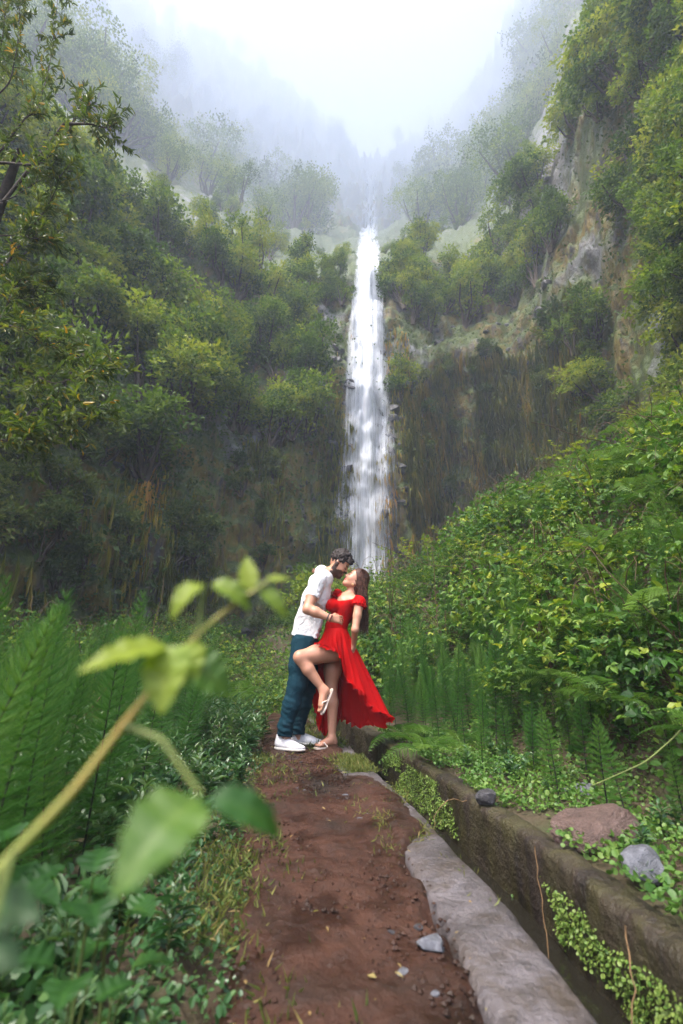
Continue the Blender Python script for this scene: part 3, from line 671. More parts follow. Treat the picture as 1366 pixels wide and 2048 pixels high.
def bramble_parts(seed, nl=520, leaf=.075, flat=.75, mat=M_BRAM):
    r = np.random.default_rng(seed); mb = MB(); cb = MB()
    for i in range(9):                                        # arching canes that carry the leaves
        th = r.uniform(0, 6.28); d = np.array([math.cos(th), math.sin(th), 0]); q = np.linspace(0, 1, 9); Lc = r.uniform(.5, 1.05)
        pts = d * (q * Lc)[:, None] + np.array([0, 0, 1.0]) * (flat * 1.25 * np.sin(q * 2.3))[:, None] + r.normal(size=(9, 3)) * .015; cb.tube(pts, np.interp(q, [0, 1], [.006, .002]), 5)
    n = nl; th = r.uniform(0, 6.28, n); ph = np.arccos(r.uniform(-.05, 1, n)); rad = r.uniform(.55, 1.05, n) * (1 + .22 * fbm(np.stack([np.cos(th) * 1.6, np.sin(th) * 1.6, ph * 1.5 + seed], -1), 2, seed))
    c = np.stack([np.cos(th) * np.sin(ph) * rad, np.sin(th) * np.sin(ph) * rad, np.cos(ph) * rad * flat + .05], -1)
    out = unit(c + [0, 0, .35]); d0 = unit(out * .5 + rdir(r, n) * .8 + [0, 0, -.12]); nr = unit(out * .6 + [0, 0, .9] + r.normal(size=(n, 3)) * .35)
    a0 = np.clip(.42 + .3 * fbm(c * 2.5, 2, seed + 5) + r.normal(0, .16, n), 0, 1); a0 = np.where(r.random(n) < .05, .95, a0)
    sd = np.cross(nr, d0); L = leaf * r.uniform(.65, 1.3, n)
    for k, (ang, f) in enumerate([(0, 1.0), (1.15, .82), (-1.15, .82)]):    # three leaflets
        d = d0 * math.cos(ang) + sd * math.sin(ang); leaves(mb, c + d0 * (L * .1)[:, None], unit(d + r.normal(size=(n, 3)) * .12), nr + r.normal(size=(n, 3)) * .2, L * f, L * f * .68, np.clip(a0 + r.normal(0, .04, n), 0, 1), 'leaf')
    return [('leaves', mb.me('bramble_leaves', mat, smoothf=False)), ('canes', cb.me('bramble_canes', CANE))]
BR = [bramble_parts(560 + i, [820, 980, 680, 1200, 760][i], [.066, .055, .085, .044, .072][i], [.75, .65, .85, .7, .6][i]) for i in range(5)]

def shoot_parts(seed):
    r = np.random.default_rng(seed); mb = MB(); cb = MB(); q = np.linspace(0, 1, 12); h = r.uniform(.5, .8); pts = np.stack([.55 * h * q ** 2, .1 * np.sin(q * 2), h * (q * 1.25 - .45 * q ** 2.5)], -1); cb.tube(pts, np.interp(q, [0, 1], [.0045, .0015]), 5)
    for k in range(13):
        f = .2 + .8 * k / 12; i = min(10, int(f * 11)); t = unit(pts[i + 1] - pts[i]); a = k * 2.4; d0 = unit(t * .5 + np.array([math.cos(a), math.sin(a), .15])); L = .085 * (1.1 - .5 * f) * r.uniform(.8, 1.2); tip = pts[i] + d0 * L * .5; cb.tube([pts[i], tip], [.0014, .001], 3)
        for an, s_ in ((0, 1), (1.05, .8), (-1.05, .8)):
            leaves(mb, tip[None], (np.array(Matrix.Rotation(an, 3, 'Z')) @ d0)[None] + r.normal(size=(1, 3)) * .15, np.array([[0, 0, 1.]]) + r.normal(size=(1, 3)) * .35, np.array([L * s_]), L * s_ * .62, np.clip(.62 + .35 * f + r.normal(0, .1), 0, 1), 'leaf')
    return [('leaves', mb.me('shoot_leaves', M_BRAM, smoothf=False)), ('cane', cb.me('shoot_cane', CANE))]
SH = [shoot_parts(590 + i) for i in range(4)]
def weed_parts(seed, h=.32, nl=16, leaf=.10, wr=.28):
    r = np.random.default_rng(seed); mb = MB(); st = MB()
    for s_ in range(4):
        th = r.uniform(0, 6.28); hh = h * r.uniform(.6, 1.1); lean = r.uniform(.1, .4) * hh; q = np.linspace(0, 1, 7)
        pts = np.stack([np.cos(th) * lean * q ** 1.5, np.sin(th) * lean * q ** 1.5, hh * q], -1); st.tube(pts, np.interp(q, [0, 1], [.003, .0014]), 4)
        for k in range(nl):
            f = .15 + .85 * k / nl; p = pts[min(6, int(f * 6))] * (1 - (f * 6) % 1) + pts[min(6, int(f * 6) + 1)] * ((f * 6) % 1); a = k * 2.4 + r.uniform(-.3, .3); el = np.interp(f, [0, 1], [.1, .9])
            d = np.array([[math.cos(a) * math.cos(el), math.sin(a) * math.cos(el), math.sin(el)]]); L = leaf * r.uniform(.6, 1.15) * np.interp(f, [0, .4, 1], [.7, 1, .7])
            leaves(mb, p[None], d, np.array([[0, 0, 1.]]) + r.normal(size=(1, 3)) * .25, np.array([L]), L * wr, np.clip(.45 + .2 * f + r.normal(0, .14), 0, 1), 'lance')
    return [('leaves', mb.me('weed_leaves', M_WEED, smoothf=False)), ('stems', st.me('weed_stems', GREENSTEM))]
WD = [weed_parts(580 + i, [.34, .26, .42, .22][i], [14, 12, 16, 10][i], [.12, .10, .13, .085][i], [.28, .42, .24, .5][i]) for i in range(4)]

BL = ['medium-leaved ', 'small-leaved ', 'large-leaved ', 'fine-leaved ', 'coarse-leaved ']
WL = ['narrow-leaved ', 'oval-leaved ', 'tall thin-leaved ', 'round-leaved ']
def side(x, y): return x - float(xr(y))
def near_plants():
    r = np.random.default_rng(41)
    # --- bramble bank right of the channel: bushes over the whole slope
    n = 0; lab_n = 'dense bramble bush on the bank close above the channel'; lab_f = 'bramble bush high on the bank below the right buttress'; lab_b = 'bramble bush behind the couple towards the waterfall'
    pts = []
    for _ in range(9000):
        y = r.uniform(2.0, 17); s = r.uniform(1.2, 9.5); x = float(xr(y)) + s
        az = math.degrees(math.atan2(x, y))
        if az > 58 or (y < 4.2 and s < 1.45 + .12 * (4.2 - y)) or (4.2 <= y < 7 and s < 1.7): continue
        m = .36 + .035 * y
        if any((x - a) ** 2 + (y - b) ** 2 < m * m for a, b, _ in pts): continue
        pts.append((x, y, m))
    for x, y, m in pts:
        s = m * r.uniform(1.0, 1.85) * (1 - .45 * smooth(8, 11, y) * (side(x, y) < 5)); rr = math.hypot(x, y)
        lab, g = ((lab_n, 'brambles above the channel') if rr < 5.5 else (lab_f, 'brambles high on the bank') if side(x, y) > 3.2 else (lab_b, 'brambles towards the waterfall'))
        bi = r.integers(5); place(BR[bi], 'bramble_bush', (x, y, gz(x, y) - .05), r.uniform(0, 6.28), (s, s, s * r.uniform(.8, 1.3)), BL[bi] + lab + (', larger than its neighbours' if s > m * 1.45 else ''), 'bush', g, (r.uniform(-.15, .15), r.uniform(-.3, .1)))
    # --- shoots standing out of the bramble mass
    for i in range(90):
        y = r.uniform(2.6, 12); x = float(xr(y)) + r.uniform(1.6, 6.5)
        if math.degrees(math.atan2(x, y)) > 46: continue
        place(SH[r.integers(4)], 'bramble_shoot', (x, y, gz(x, y) + .35 + .03 * y), r.uniform(0, 6.28), r.uniform(.7, 1.25), 'young bright bramble shoot arching up out of the bank', 'bramble', 'young bramble shoots on the bank', (r.normal(0, .2), r.normal(0, .2)))
    # --- left side bushes further back
    pts = []
    for _ in range(7000):
        y = r.uniform(5.2, 19); s = -r.uniform(1.35, 15); x = float(xr(y)) + s; az = math.degrees(math.atan2(x, y))
        if az < -50 or (y < 8 and s > -2.6): continue
        m = .5 + .045 * y
        if any((x - a) ** 2 + (y - b) ** 2 < m * m for a, b, _ in pts): continue
        pts.append((x, y, m))
    for x, y, m in pts:
        s = m * r.uniform(.75, 1.1)
        lab, g = (('low leafy bush in the hollow between the horsetails and the left cliff', 'bushes below the left cliff') if side(x, y) < -3.5 else ('low leafy bush beside the path where it bends behind the couple', 'bushes at the path bend'))
        bi = r.integers(5); place(BR[bi], 'leafy_bush', (x, y, gz(x, y) - .05), r.uniform(0, 6.28), (s, s, s * r.uniform(.7, 1.0)), BL[bi] + lab, 'bush', g)
    for x, y, s, lab in [(-3.35, 6.1, 1.0, 'rounded dark bush standing above the horsetails under the left cliff'), (-2.2, 10.6, 1.15, 'dense round bush left of the man at the path bend'), (-5.2, 7.5, 1.25, 'tall bush below the overhanging tree branches')]:
        place(BR[1], 'round_bush', (x, y, gz(x, y) + .1), r.uniform(0, 6), (s, s, s * 1.05), lab, 'bush', None)
    for x, y, s in [(-.95, 7.6, .62), (-.35, 8.2, .7), (-1.5, 8.3, .75), (-1.0, 9.3, .85), (.25, 8.9, .7), (-1.75, 9.8, .8), (-.4, 10.3, .9), (.35, 11.5, .85), (-1.9, 7.2, .6), (-2.4, 8.9, .8)]:
        bi = r.integers(5); place(BR[bi], 'leafy_bush', (x, y, gz(x, y) - .1), r.uniform(0, 6.28), (s, s, s * .95), BL[bi] + 'bush closing off the path behind the couple', 'bush', 'bushes closing off the path')
    for x, y, s in [(.42, 8.4, 1.0), (.95, 9.3, 1.15), (.15, 10.2, 1.1), (.7, 10.9, 1.2)]: place(BR[3], 'bramble_bush', (x, y, gz(x, y) + .15), r.uniform(0, 6.28), (s, s, s * 1.1), 'fine-leaved bramble bush in front of the waterfall foot behind the woman', 'bush', 'brambles towards the waterfall')
    # --- horsetails
    def ht(n, ya, yb, sa, sb, lab, grp, var, s0, s1, mind):
        pts = []; tries = 0
        while len(pts) < n and tries < 6000:
            tries += 1; y = r.uniform(ya, yb); s = r.uniform(sa, sb); x = float(xr(y)) + s
            if abs(math.degrees(math.atan2(x, y))) > 52: continue
            if any((x - a) ** 2 + (y - b) ** 2 < mind ** 2 for a, b in pts): continue
            pts.append((x, y)); k = r.uniform(s0, s1)
            tl = r.normal(0, .11, 2); fk = (k - s0) / (s1 - s0); ll = lab.replace('tall ', '').replace('short ', ''); place(var[r.integers(len(var))], 'horsetail', (x, y, gz(x, y) - .03), r.uniform(0, 6.28), k, ('leaning ' if np.hypot(*tl) > .15 else 'upright ') + ('short ' if fk < .33 else '' if fk < .7 else 'tall ') + ll, 'horsetail', grp, (tl[0], tl[1]))
    ht(62, 1.95, 5.4, -3.4, -1.32, 'tall feathery horsetail in the stand left of the path', 'horsetails left of the path', HT, .45, .92, .17)
    ht(26, 1.15, 1.95, -2.2, -1.35, 'big feathery horsetail with a dark stem, close beside the front of the path', 'large horsetails by the front of the path', HT, .62, .82, .14)
    ht(30, 4.6, 8.2, -3.2, -1.1, 'slender horsetail beside the path behind the man', 'horsetails behind the man', HT, .55, .85, .22)
    ht(54, 3.9, 6.6, .62, 1.9, 'tall feathery horsetail in the thicket behind the red dress', 'horsetails right of the channel', HT, .5, 1.0, .13)
    ht(16, 2.9, 4.0, 1.15, 1.9, 'horsetail at the foot of the bramble bank, above the stones', 'horsetails by the stones', HT, .5, .8, .2)
    ht(14, 2.0, 3.2, 1.6, 2.5, 'horsetail among the brambles right of the stones', 'horsetails among the brambles', HT, .6, .9, .25)
    ht(22, 2.3, 4.4, .62, 1.4, 'young short horsetail in the ground cover beside the channel wall', 'young horsetails by the channel', HT_Y, .5, 1.0, .14)
    # --- ferns
    fl = 'bright fern arching out of the brambles on the bank'
    for i in range(30):
        y = r.uniform(2.4, 6.5); x = float(xr(y)) + r.uniform(1.35, 3.6); z = gz(x, y) + r.uniform(.45, .95)
        fern((x, y, z), r.uniform(.5, .85), 7, fl, 'ferns on the bramble bank', r)
    for i in range(12):
        y = r.uniform(5.5, 9.5); x = float(xr(y)) - r.uniform(1.0, 3.4); fern((x, y, gz(x, y) + .15), r.uniform(.8, 1.2), 7, 'fern in the undergrowth behind the man', 'ferns behind the man', r)
    x, y = .40, 3.75; fern((.62, 3.72, .10), .62, 8, 'bright fern hanging over the channel below the dress hem', None, r)
    fern((.30 + .28, 4.55, .08), .75, 8, 'large fern behind the hem of the red dress beside the channel', None, r)
    fern((.98, 4.1, .1), .55, 6, 'fern between the channel wall and the horsetail thicket', None, r)
    fern((1.50, 2.75, .52), .62, 7, 'large arching fern above the stones, in front of the brambles', None, r)
    fern((1.62, 2.2, .42), .55, 7, 'fern spreading beside the stones at the end of the bank', None, r)
    for fx, fy, fz, fk in [(1.75, 3.3, .95, .6), (1.5, 3.5, .6, .5), (2.0, 2.9, 1.05, .62), (1.35, 4.1, .55, .5), (1.95, 3.9, 1.15, .6), (1.7, 4.6, 1.0, .55)]: fern((fx, fy, fz), fk, 7, 'light green fern at the front of the bramble bank above the stones', 'ferns above the stones', r)
    # --- weeds along the path's left edge and front left
    for i in range(210):
        y = .8 + 4.6 * r.random() ** 1.4; x = float(xr(y)) + float(pathleft(y)) - r.uniform(.04, 1.3) ** 1.0; 
        if math.hypot(x, y) < .8: continue
        s = r.uniform(.4, 1.0) * (1.0 if y > 2 else .62); wi = r.integers(4); de = float(xr(y)) + float(pathleft(y)) - x; place(WD[wi], 'leafy_weed', (x, y, gz(x, y) - .01), r.uniform(0, 6.28), s, WL[wi] + ('green weed right at the left edge of the path' if de < .35 else 'green weed among the horsetails') + (', near the man' if y > 2.6 else ', near the arching plant'), 'weed', 'weeds left of the path')
    for i in range(26):
        y = r.uniform(1.9, 3.8); x = float(xr(y)) + r.uniform(.6, 1.6); place(WD[1 + 2 * r.integers(2)], 'leafy_weed', (x, y, gz(x, y) - .01), r.uniform(0, 6.28), r.uniform(.35, .7), 'small leafy weed in the ground cover beyond the channel wall', 'weed', 'weeds beyond the channel wall')
near_plants()

def covers():
    r = np.random.default_rng(43)
    # ground cover right of the wall
    mb = MB(); n = 26000; y = r.uniform(1.35, 5.2, n); s = .40 + r.uniform(0, 1, n) ** 1.2 * 1.55; x = xr(y) + s
    d = fbm(np.stack([x * 2.4, y * 2.4, x * 0], -1), 3, 151) + .12 - .5 * smooth(.16, .0, s - .42) + .45 * smooth(2.4, 3.4, y)
    k = d > r.uniform(-.2, .3, n); x, y, s = x[k], y[k], s[k]; n = len(x); z = ground_z(x, y); h = r.uniform(.005, .05, n) + .05 * np.clip(fbm(np.stack([x * 4, y * 4, x * 0], -1), 2, 153), 0, 1)
    z = np.where(s < CH_IN + WALL_T + .02, .045, z)
    L = r.uniform(.012, .03, n); leaves(mb, np.stack([x, y, z + h], -1), rdir(r, n, .1), rdir(r, n, 1.6), L, L * .85, np.clip(.5 + .3 * fbm(np.stack([x * 3, y * 3, x * 0], -1), 2, 155) + r.normal(0, .15, n), 0, 1), 'round')
    obj('ground_cover', mb.me('ground_cover', M_COVER, smoothf=False), kind='stuff', label='low bright-green ground cover beside the channel wall', cat='ground cover')
    # leafy mat left of the path and under the plants
    mb = MB(); n = 60000; y = .6 + 8.4 * r.random(n) ** 1.7; dl = r.uniform(-.07, 2.8, n); s = pathleft(y) - dl; x = xr(y) + s
    d = fbm(np.stack([x * 2, y * 2, x * 0], -1), 3, 161) + .25 + .3 * smooth(2.2, 1.2, y) - .55 * smooth(.2, -.1, dl); k = d > r.uniform(-.2, .3, n); x, y, dl = x[k], y[k], dl[k]; n = len(x)
    z = ground_z(x, y) + r.uniform(.0, .09, n) * smooth(-.05, .4, dl) + .004; L = r.uniform(.014, .042, n) * (.7 + .5 * smooth(0, .5, dl))
    leaves(mb, np.stack([x, y, z], -1), rdir(r, n, .25), rdir(r, n, 1.2), L, L * .6, np.clip(.42 + .3 * fbm(np.stack([x * 3, y * 3, x * 0], -1), 2, 165) + r.normal(0, .16, n), 0, 1), 'round')
    obj('leafy_undergrowth', mb.me('leafy_undergrowth', M_WEED, smoothf=False), kind='stuff', label='low leafy undergrowth covering the ground left of the path', cat='undergrowth')
    # leaves close to the ground under the bank's bushes and behind the couple
    mb = MB(); n = 46000; y = r.uniform(1.9, 20, n); s = np.where(r.random(n) < .6, r.uniform(1.15, 6.5, n), r.uniform(-9, 1.0, n)); x = xr(y) + s; k = (s > 1.1) | (y > 7.0); x, y, s = x[k], y[k], s[k]; n = len(x)
    L = r.uniform(.035, .075, n) * (1 + .05 * y); leaves(mb, np.stack([x, y, ground_z(x, y) + r.uniform(.0, .22, n)], -1), rdir(r, n, .2), rdir(r, n, 1.1), L, L * .6, np.clip(.4 + .3 * fbm(np.stack([x * 1.5, y * 1.5, x * 0], -1), 2, 167) + r.normal(0, .16, n), 0, 1), 'round')
    obj('bank_undergrowth', mb.me('bank_undergrowth', M_BRAM, smoothf=False), kind='stuff', label='low leaves covering the soil under the bank bushes and behind the couple', cat='undergrowth')
    # grass along path edges and on the soil lying over the kerb
    mb = MB()
    def blades(x, y, z, l0, l1, w, bias, up=.55):
        n = len(x); L = r.uniform(l0, l1, n); leaves(mb, np.stack([x, y, z], -1), rdir(r, n, up), rdir(r, n, .2), L, w * r.uniform(.7, 1.4, n), np.clip(bias + r.normal(0, .2, n), 0, 1), 'quad')
    n = 15000; y = r.uniform(.9, 6.5, n); s = pathleft(y) + r.normal(0, .14, n) - .02; x = xr(y) + s; k = fbm(np.stack([x * 3, y * 3, x * 0], -1), 2, 171) > r.uniform(-.3, .3, n); blades(x[k], y[k], np.maximum(ground_z(x[k], y[k]), 0) + .002, .015, .06, .0035, .5)
    n = 5200; y = r.normal(2.62, .27, n); s = r.normal(-.14, .075, n); x = xr(y) + s; k = (fbm(np.stack([x * 6, y * 6, x * 0], -1), 2, 173) > r.uniform(-.1, .45, n)) & (s < .03); blades(x[k], y[k], x[k] * 0 + .022, .012, .04, .003, .62, .3)
    n = 3000; y = r.uniform(3.5, 4.05, n); s = r.normal(-.12, .06, n); x = xr(y) + s; k = s < .02; blades(x[k], y[k], x[k] * 0 + .02, .015, .055, .0035, .55, .4)
    n = 3500; y = r.uniform(4.4, 8, n); s = r.uniform(-.4, -.02, n); x = xr(y) + s; blades(x, y, x * 0 + .01, .02, .09, .004, .45)
    obj('grass', mb.me('grass', M_GRASS, smoothf=False), kind='stuff', label='short yellowish grass along the path and over the kerb', cat='grass')
    # liverwort and tiny leaves on the inner face of the far wall
    mb = MB(); n = 17000; y = r.uniform(1.15, 4.6, n); z = r.uniform(-.25, .0, n)
    band = .34 * np.interp(y, [1.1, 1.3, 1.55, 2.05, 2.3, 4.6], [-.6, .1, .62, .55, -.15, -.1]) - .16
    d = 1.25 * fbm(np.stack([y * 3.5, z * 7.0, y * 0], -1), 3, 181) + band - .9 * smooth(-.09, .0, z) * (y < 2.6) - .3 * smooth(-.18, -.25, z) + .12 * (y > 2.7)
    k = d > r.uniform(.02, .16, n); y, z = y[k], z[k]; n = len(y); WP = np.stack([y * 0 + CH_IN, y, z], -1); x = xr(y) + CH_IN + .034 * fbm(WP * [1, 2.2, 2.2], 4, 47) + .0153 * fbm(WP * 14, 4, 50) - .006
    L = r.uniform(.006, .015, n); leaves(mb, np.stack([x, y, z], -1) + r.normal(size=(n, 3)) * .005, np.array([-.5, 0, -.55]) + r.normal(size=(n, 3)) * .6, np.array([-.8, 0, .5]) + r.normal(size=(n, 3)) * .35, L, L * .85, np.clip(.85 + r.normal(0, .2, n), 0, 1), 'round')
    obj('wall_moss', mb.me('wall_moss', M_COVER, smoothf=False), kind='stuff', label='small yellow-green liverwort leaves growing on the inner face of the channel wall', cat='moss')
    # crumbs of earth and leaf litter on the path
    mb = MB(); n = 2600; y = r.uniform(.9, 5, n); s = r.uniform(-.85, -.2, n); x = xr(y) + s; sz = r.uniform(.003, .010, n) ** 1.0
    T = np.array([(1, 0, 0), (-1, 0, 0), (0, 1, 0), (0, -1, 0), (0, 0, .8), (0, 0, -.8)]); Fo = np.array([(0, 2, 4), (2, 1, 4), (1, 3, 4), (3, 0, 4), (2, 0, 5), (1, 2, 5), (3, 1, 5), (0, 3, 5)])
    V = (np.stack([x, y, .016 + 0 * x], -1)[:, None] + T[None] * sz[:, None, None] * r.uniform(.6, 1.3, (n, 6, 1))); mb.add(V.reshape(-1, 3), (Fo[None] + (np.arange(n) * 6)[:, None, None]).reshape(-1, 3))
    obj('earth_crumbs', mb.me('earth_crumbs', MUD, smoothf=False), kind='stuff', label='small crumbs of wet earth scattered on the path', cat='soil')
    mb = MB(); n = 70; y = r.uniform(.9, 5, n); s = r.uniform(-.9, -.1, n); x = xr(y) + s; L = r.uniform(.010, .028, n)
    leaves(mb, np.stack([x, y, .026 + 0 * x], -1), rdir(r, n) * [1, 1, .1], rdir(r, n, 3), L, L * r.uniform(.1, .5, n), r.uniform(.85, 1.2, n), 'quad')
    obj('leaf_litter', mb.me('leaf_litter', M_GRASS, smoothf=False), kind='stuff', label='bits of dead leaf and twig lying on the muddy path', cat='leaf litter')
covers()

def stones():
    r = np.random.default_rng(47)
    def stone(px, py, size, mat, lab, zoff=0, seed=0, rot=None, flat=(1, 1, .75), z0=.06):
        d = ray(px, py); t = (z0 - CAM_H) / d[2]; p = d * t + np.array([0, 0, CAM_H])
        o = obj('stone', rock_mesh('stone', 600 + seed, mat, 3, .25, flat), None, lab, 'stone'); o.location = (p[0], p[1], p[2] + zoff); o.scale = (size,) * 3; o.rotation_euler = rot or (r.uniform(-.2, .2), r.uniform(-.2, .2), r.uniform(0, 6))
    stone(1195, 1660, .20, REDROCK, 'large flat-topped reddish-brown rock beyond the channel wall', .0, 1, (.1, .0, .3), (1.15, .6, .62))
    stone(1290, 1735, .085, GREYROCK, 'smooth blue-grey stone in front of the reddish rock', .01, 2, (.2, .3, .4), (1, .8, .8))
    stone(975, 1600, .06, WETROCK, 'small dark stone on the outer edge of the channel wall', .01, 3)
    stone(1230, 1545, .11, GREYROCK, 'pointed grey slab leaning in the shade under the brambles', .02, 4, (.5, .2, .9), (1.2, .5, .6))
    stone(1150, 1495, .14, GREYROCK, 'grey stone half buried in litter at the foot of the bank', .02, 5)
    stone(1105, 1480, .10, WETROCK, 'dark stone beside the half-buried grey stone', .02, 6)
    stone(1160, 1575, .13, GREYROCK, 'flat grey stone lying in the ground cover', -.03, 7, (0, 0, .4), (1.2, .8, .4))
    stone(1290, 1590, .10, REDROCK, 'brown stone under the bank behind the reddish rock', .0, 8)
    stone(862, 1905, .042, GREYROCK, 'flat grey stone bedded in the path next to the kerb', .018, 9, (0, 0, .3), (1.3, 1, .5), .0)
    stone(720, 1820, .014, WETROCK, 'little dark pebble in the middle of the path', .004, 10, None, (1, 1, .75), .0)
    stone(625, 1640, .03, REDROCK, 'lump of earth-brown stone on the path in front of the couple', .0, 11, None, (1, 1, .7), .0)
    pm = [rock_mesh('pebble', 620 + i, (REDROCK, GREYROCK, WETROCK)[i], 2, .25, (1, 1, .6)) for i in range(3)]
    for i in range(26):
        y = r.uniform(1.1, 4.0); x = float(xr(y)) + r.uniform(-.82, -.25); q = i % 3; o = obj('pebble', pm[q], None, ('reddish', 'grey', 'dark')[q] + ' pebble half sunk in the muddy path', 'stone', 'pebbles in the path'); k = r.uniform(.006, .016); o.location = (x, y, .014); o.scale = (k * r.uniform(.8, 1.4), k, k * .8); o.rotation_euler = (0, 0, r.uniform(0, 6))
    stone(545, 1445, .05, REDROCK, 'brown stone at the path edge behind the man', .0, 12, None, (1.2, 1, .7), .0)
stones()

# ------------------------------------------------------------------ the couple: bodies grown as one continuous surface each
def C(cx, cy, Y): return at(520 + cx / 4.653, 1080 + cy / 4.653, Y)
def to_crop(P):
    Q = P - np.array([0, 0, CAM_H]); dep = Q[..., 1] * math.cos(P0) + Q[..., 2] * math.sin(P0); up = -Q[..., 1] * math.sin(P0) + Q[..., 2] * math.cos(P0)
    return (683 + FPX * Q[..., 0] / dep - 520) * 4.653, (1024 - FPX * up / dep - 1080) * 4.653
class Field:
    def __init__(s, lo, hi, h):
        s.lo = np.array(lo, float); s.h = h; s.n = np.ceil((np.array(hi) - s.lo) / h).astype(int) + 1; s.f = np.full(s.n, .08, np.float32)
    def box(s, lo, hi, m):
        a = np.clip(np.floor((np.asarray(lo) - m - s.lo) / s.h).astype(int), 0, s.n - 1); b = np.clip(np.ceil((np.asarray(hi) + m - s.lo) / s.h).astype(int) + 1, 1, s.n)
        ax = [s.lo[i] + s.h * np.arange(a[i], b[i]) for i in range(3)]
        return tuple(slice(a[i], b[i]) for i in range(3)), np.stack(np.meshgrid(*ax, indexing='ij'), -1)
    def put(s, sl, d, k, sub=False):
        f = s.f[sl]
        if sub: d = -d; hh = np.clip(.5 - .5 * (d - f) / k, 0, 1) if k else None; s.f[sl] = np.maximum(f, d) if not k else f * hh + d * (1 - hh) + k * hh * (1 - hh); return
        if k <= 0: s.f[sl] = np.minimum(f, d); return
        hh = np.clip(.5 + .5 * (f - d) / k, 0, 1); s.f[sl] = f * (1 - hh) + d * hh - k * hh * (1 - hh)
    def cone(s, a, b, ra, rb, k=.02, sub=False):
        a = np.asarray(a, float); b = np.asarray(b, float); R_ = max(ra, rb); sl, P = s.box(np.minimum(a, b) - R_, np.maximum(a, b) + R_, k + .03)
        ab = b - a; t = np.clip(((P - a) @ ab) / (ab @ ab + 1e-9), 0, 1); d = np.linalg.norm(P - a - t[..., None] * ab, axis=-1) - (ra + (rb - ra) * t); s.put(sl, d, k, sub)
    def chain(s, pts, rad, k=.02):
        for i in range(len(pts) - 1): s.cone(pts[i], pts[i + 1], rad[i], rad[i + 1], k)
    def ell(s, c, r, axes=None, k=.02, sub=False):
        c = np.asarray(c, float); r = np.asarray(r, float); A = np.eye(3) if axes is None else np.asarray(axes, float); R_ = r.max(); sl, P = s.box(c - R_, c + R_, k + .03)
        q = (P - c) @ A.T; k0 = np.linalg.norm(q / r, axis=-1); k1 = np.linalg.norm(q / (r * r), axis=-1) + 1e-9; s.put(sl, k0 * (k0 - 1) / k1, k, sub)
    def cutfn(s, fn):                 # keep where fn(P) < 0
        sl, P = s.box(s.lo, s.lo + s.h * s.n, 0); s.f = np.maximum(s.f, fn(P).astype(np.float32))
    def addfn(s, fn):
        sl, P = s.box(s.lo, s.lo + s.h * s.n, 0); near = np.abs(s.f) < .05; s.f[near] += fn(P[near]).astype(np.float32)
    def poly(s):
        f = s.f; n = np.array(f.shape); sg = f < 0
        c = [f[dx:n[0] - 1 + dx, dy:n[1] - 1 + dy, dz:n[2] - 1 + dz] for dx in (0, 1) for dy in (0, 1) for dz in (0, 1)]
        ins = sum((x < 0).astype(np.int8) for x in c); act = (ins > 0) & (ins < 8); idx = np.full(act.shape, -1, np.int64); I = np.argwhere(act); idx[act] = np.arange(len(I))
        cv = np.stack([x[act] for x in c], 1); off = np.array([(dx, dy, dz) for dx in (0, 1) for dy in (0, 1) for dz in (0, 1)], float)
        acc = np.zeros((len(I), 3)); cnt = np.zeros(len(I))
        for i in range(8):
            for j in range(i + 1, 8):
                if np.abs(off[i] - off[j]).sum() != 1: continue
                m = (cv[:, i] < 0) != (cv[:, j] < 0); t = cv[m, i] / (cv[m, i] - cv[m, j]); acc[m] += off[i] + t[:, None] * (off[j] - off[i]); cnt[m] += 1
        V = s.lo + s.h * (I + acc / cnt[:, None]); F = []
        for ax in range(3):
            a = [slice(1, n[k] - 1) for k in range(3)]; b = list(a); a[ax] = slice(0, n[ax] - 1); b[ax] = slice(1, n[ax])
            A = sg[tuple(a)]; B = sg[tuple(b)]; E = np.argwhere(A != B); st = A[A != B]
            E = E + np.array([0 if k == ax else 1 for k in range(3)]); o1, o2 = [(1, 2), (2, 0), (0, 1)][ax]
            def at_(d1, d2):
                q = E.copy(); q[:, o1] += d1; q[:, o2] += d2; return idx[q[:, 0], q[:, 1], q[:, 2]]
            Q = np.stack([at_(-1, -1), at_(0, -1), at_(0, 0), at_(-1, 0)], 1); Q[~st] = Q[~st][:, ::-1]; F.append(Q)
        return V, np.concatenate(F)
def relax(V, F, it=2, lam=.5):
    e = np.concatenate([F[:, [0, 1]], F[:, [1, 2]], F[:, [2, 3]], F[:, [3, 0]]]); e = np.concatenate([e, e[:, ::-1]])
    for _ in range(it):
        s = np.zeros_like(V); c = np.zeros(len(V)); np.add.at(s, e[:, 0], V[e[:, 1]]); np.add.at(c, e[:, 0], 1); V = V + lam * (s / np.maximum(c, 1)[:, None] - V)
    return V
def head_axes(fx, fy, side_y=-1):
    """crop-plane facing (fx right, fy down) -> world axes f(orward), d(own), s(ide)"""
    f = unit(np.array([[fx, 0, -fy]]))[0]; d = np.array([fy * np.sign(fx) * -1, 0, -abs(fx)]); d = unit(d[None])[0]
    return f, d, np.array([0, -1., 0])
def yaw(f, d, s, a):
    M = np.array(Matrix.Rotation(a, 3, 'Z')); return M @ f, M @ d, M @ s
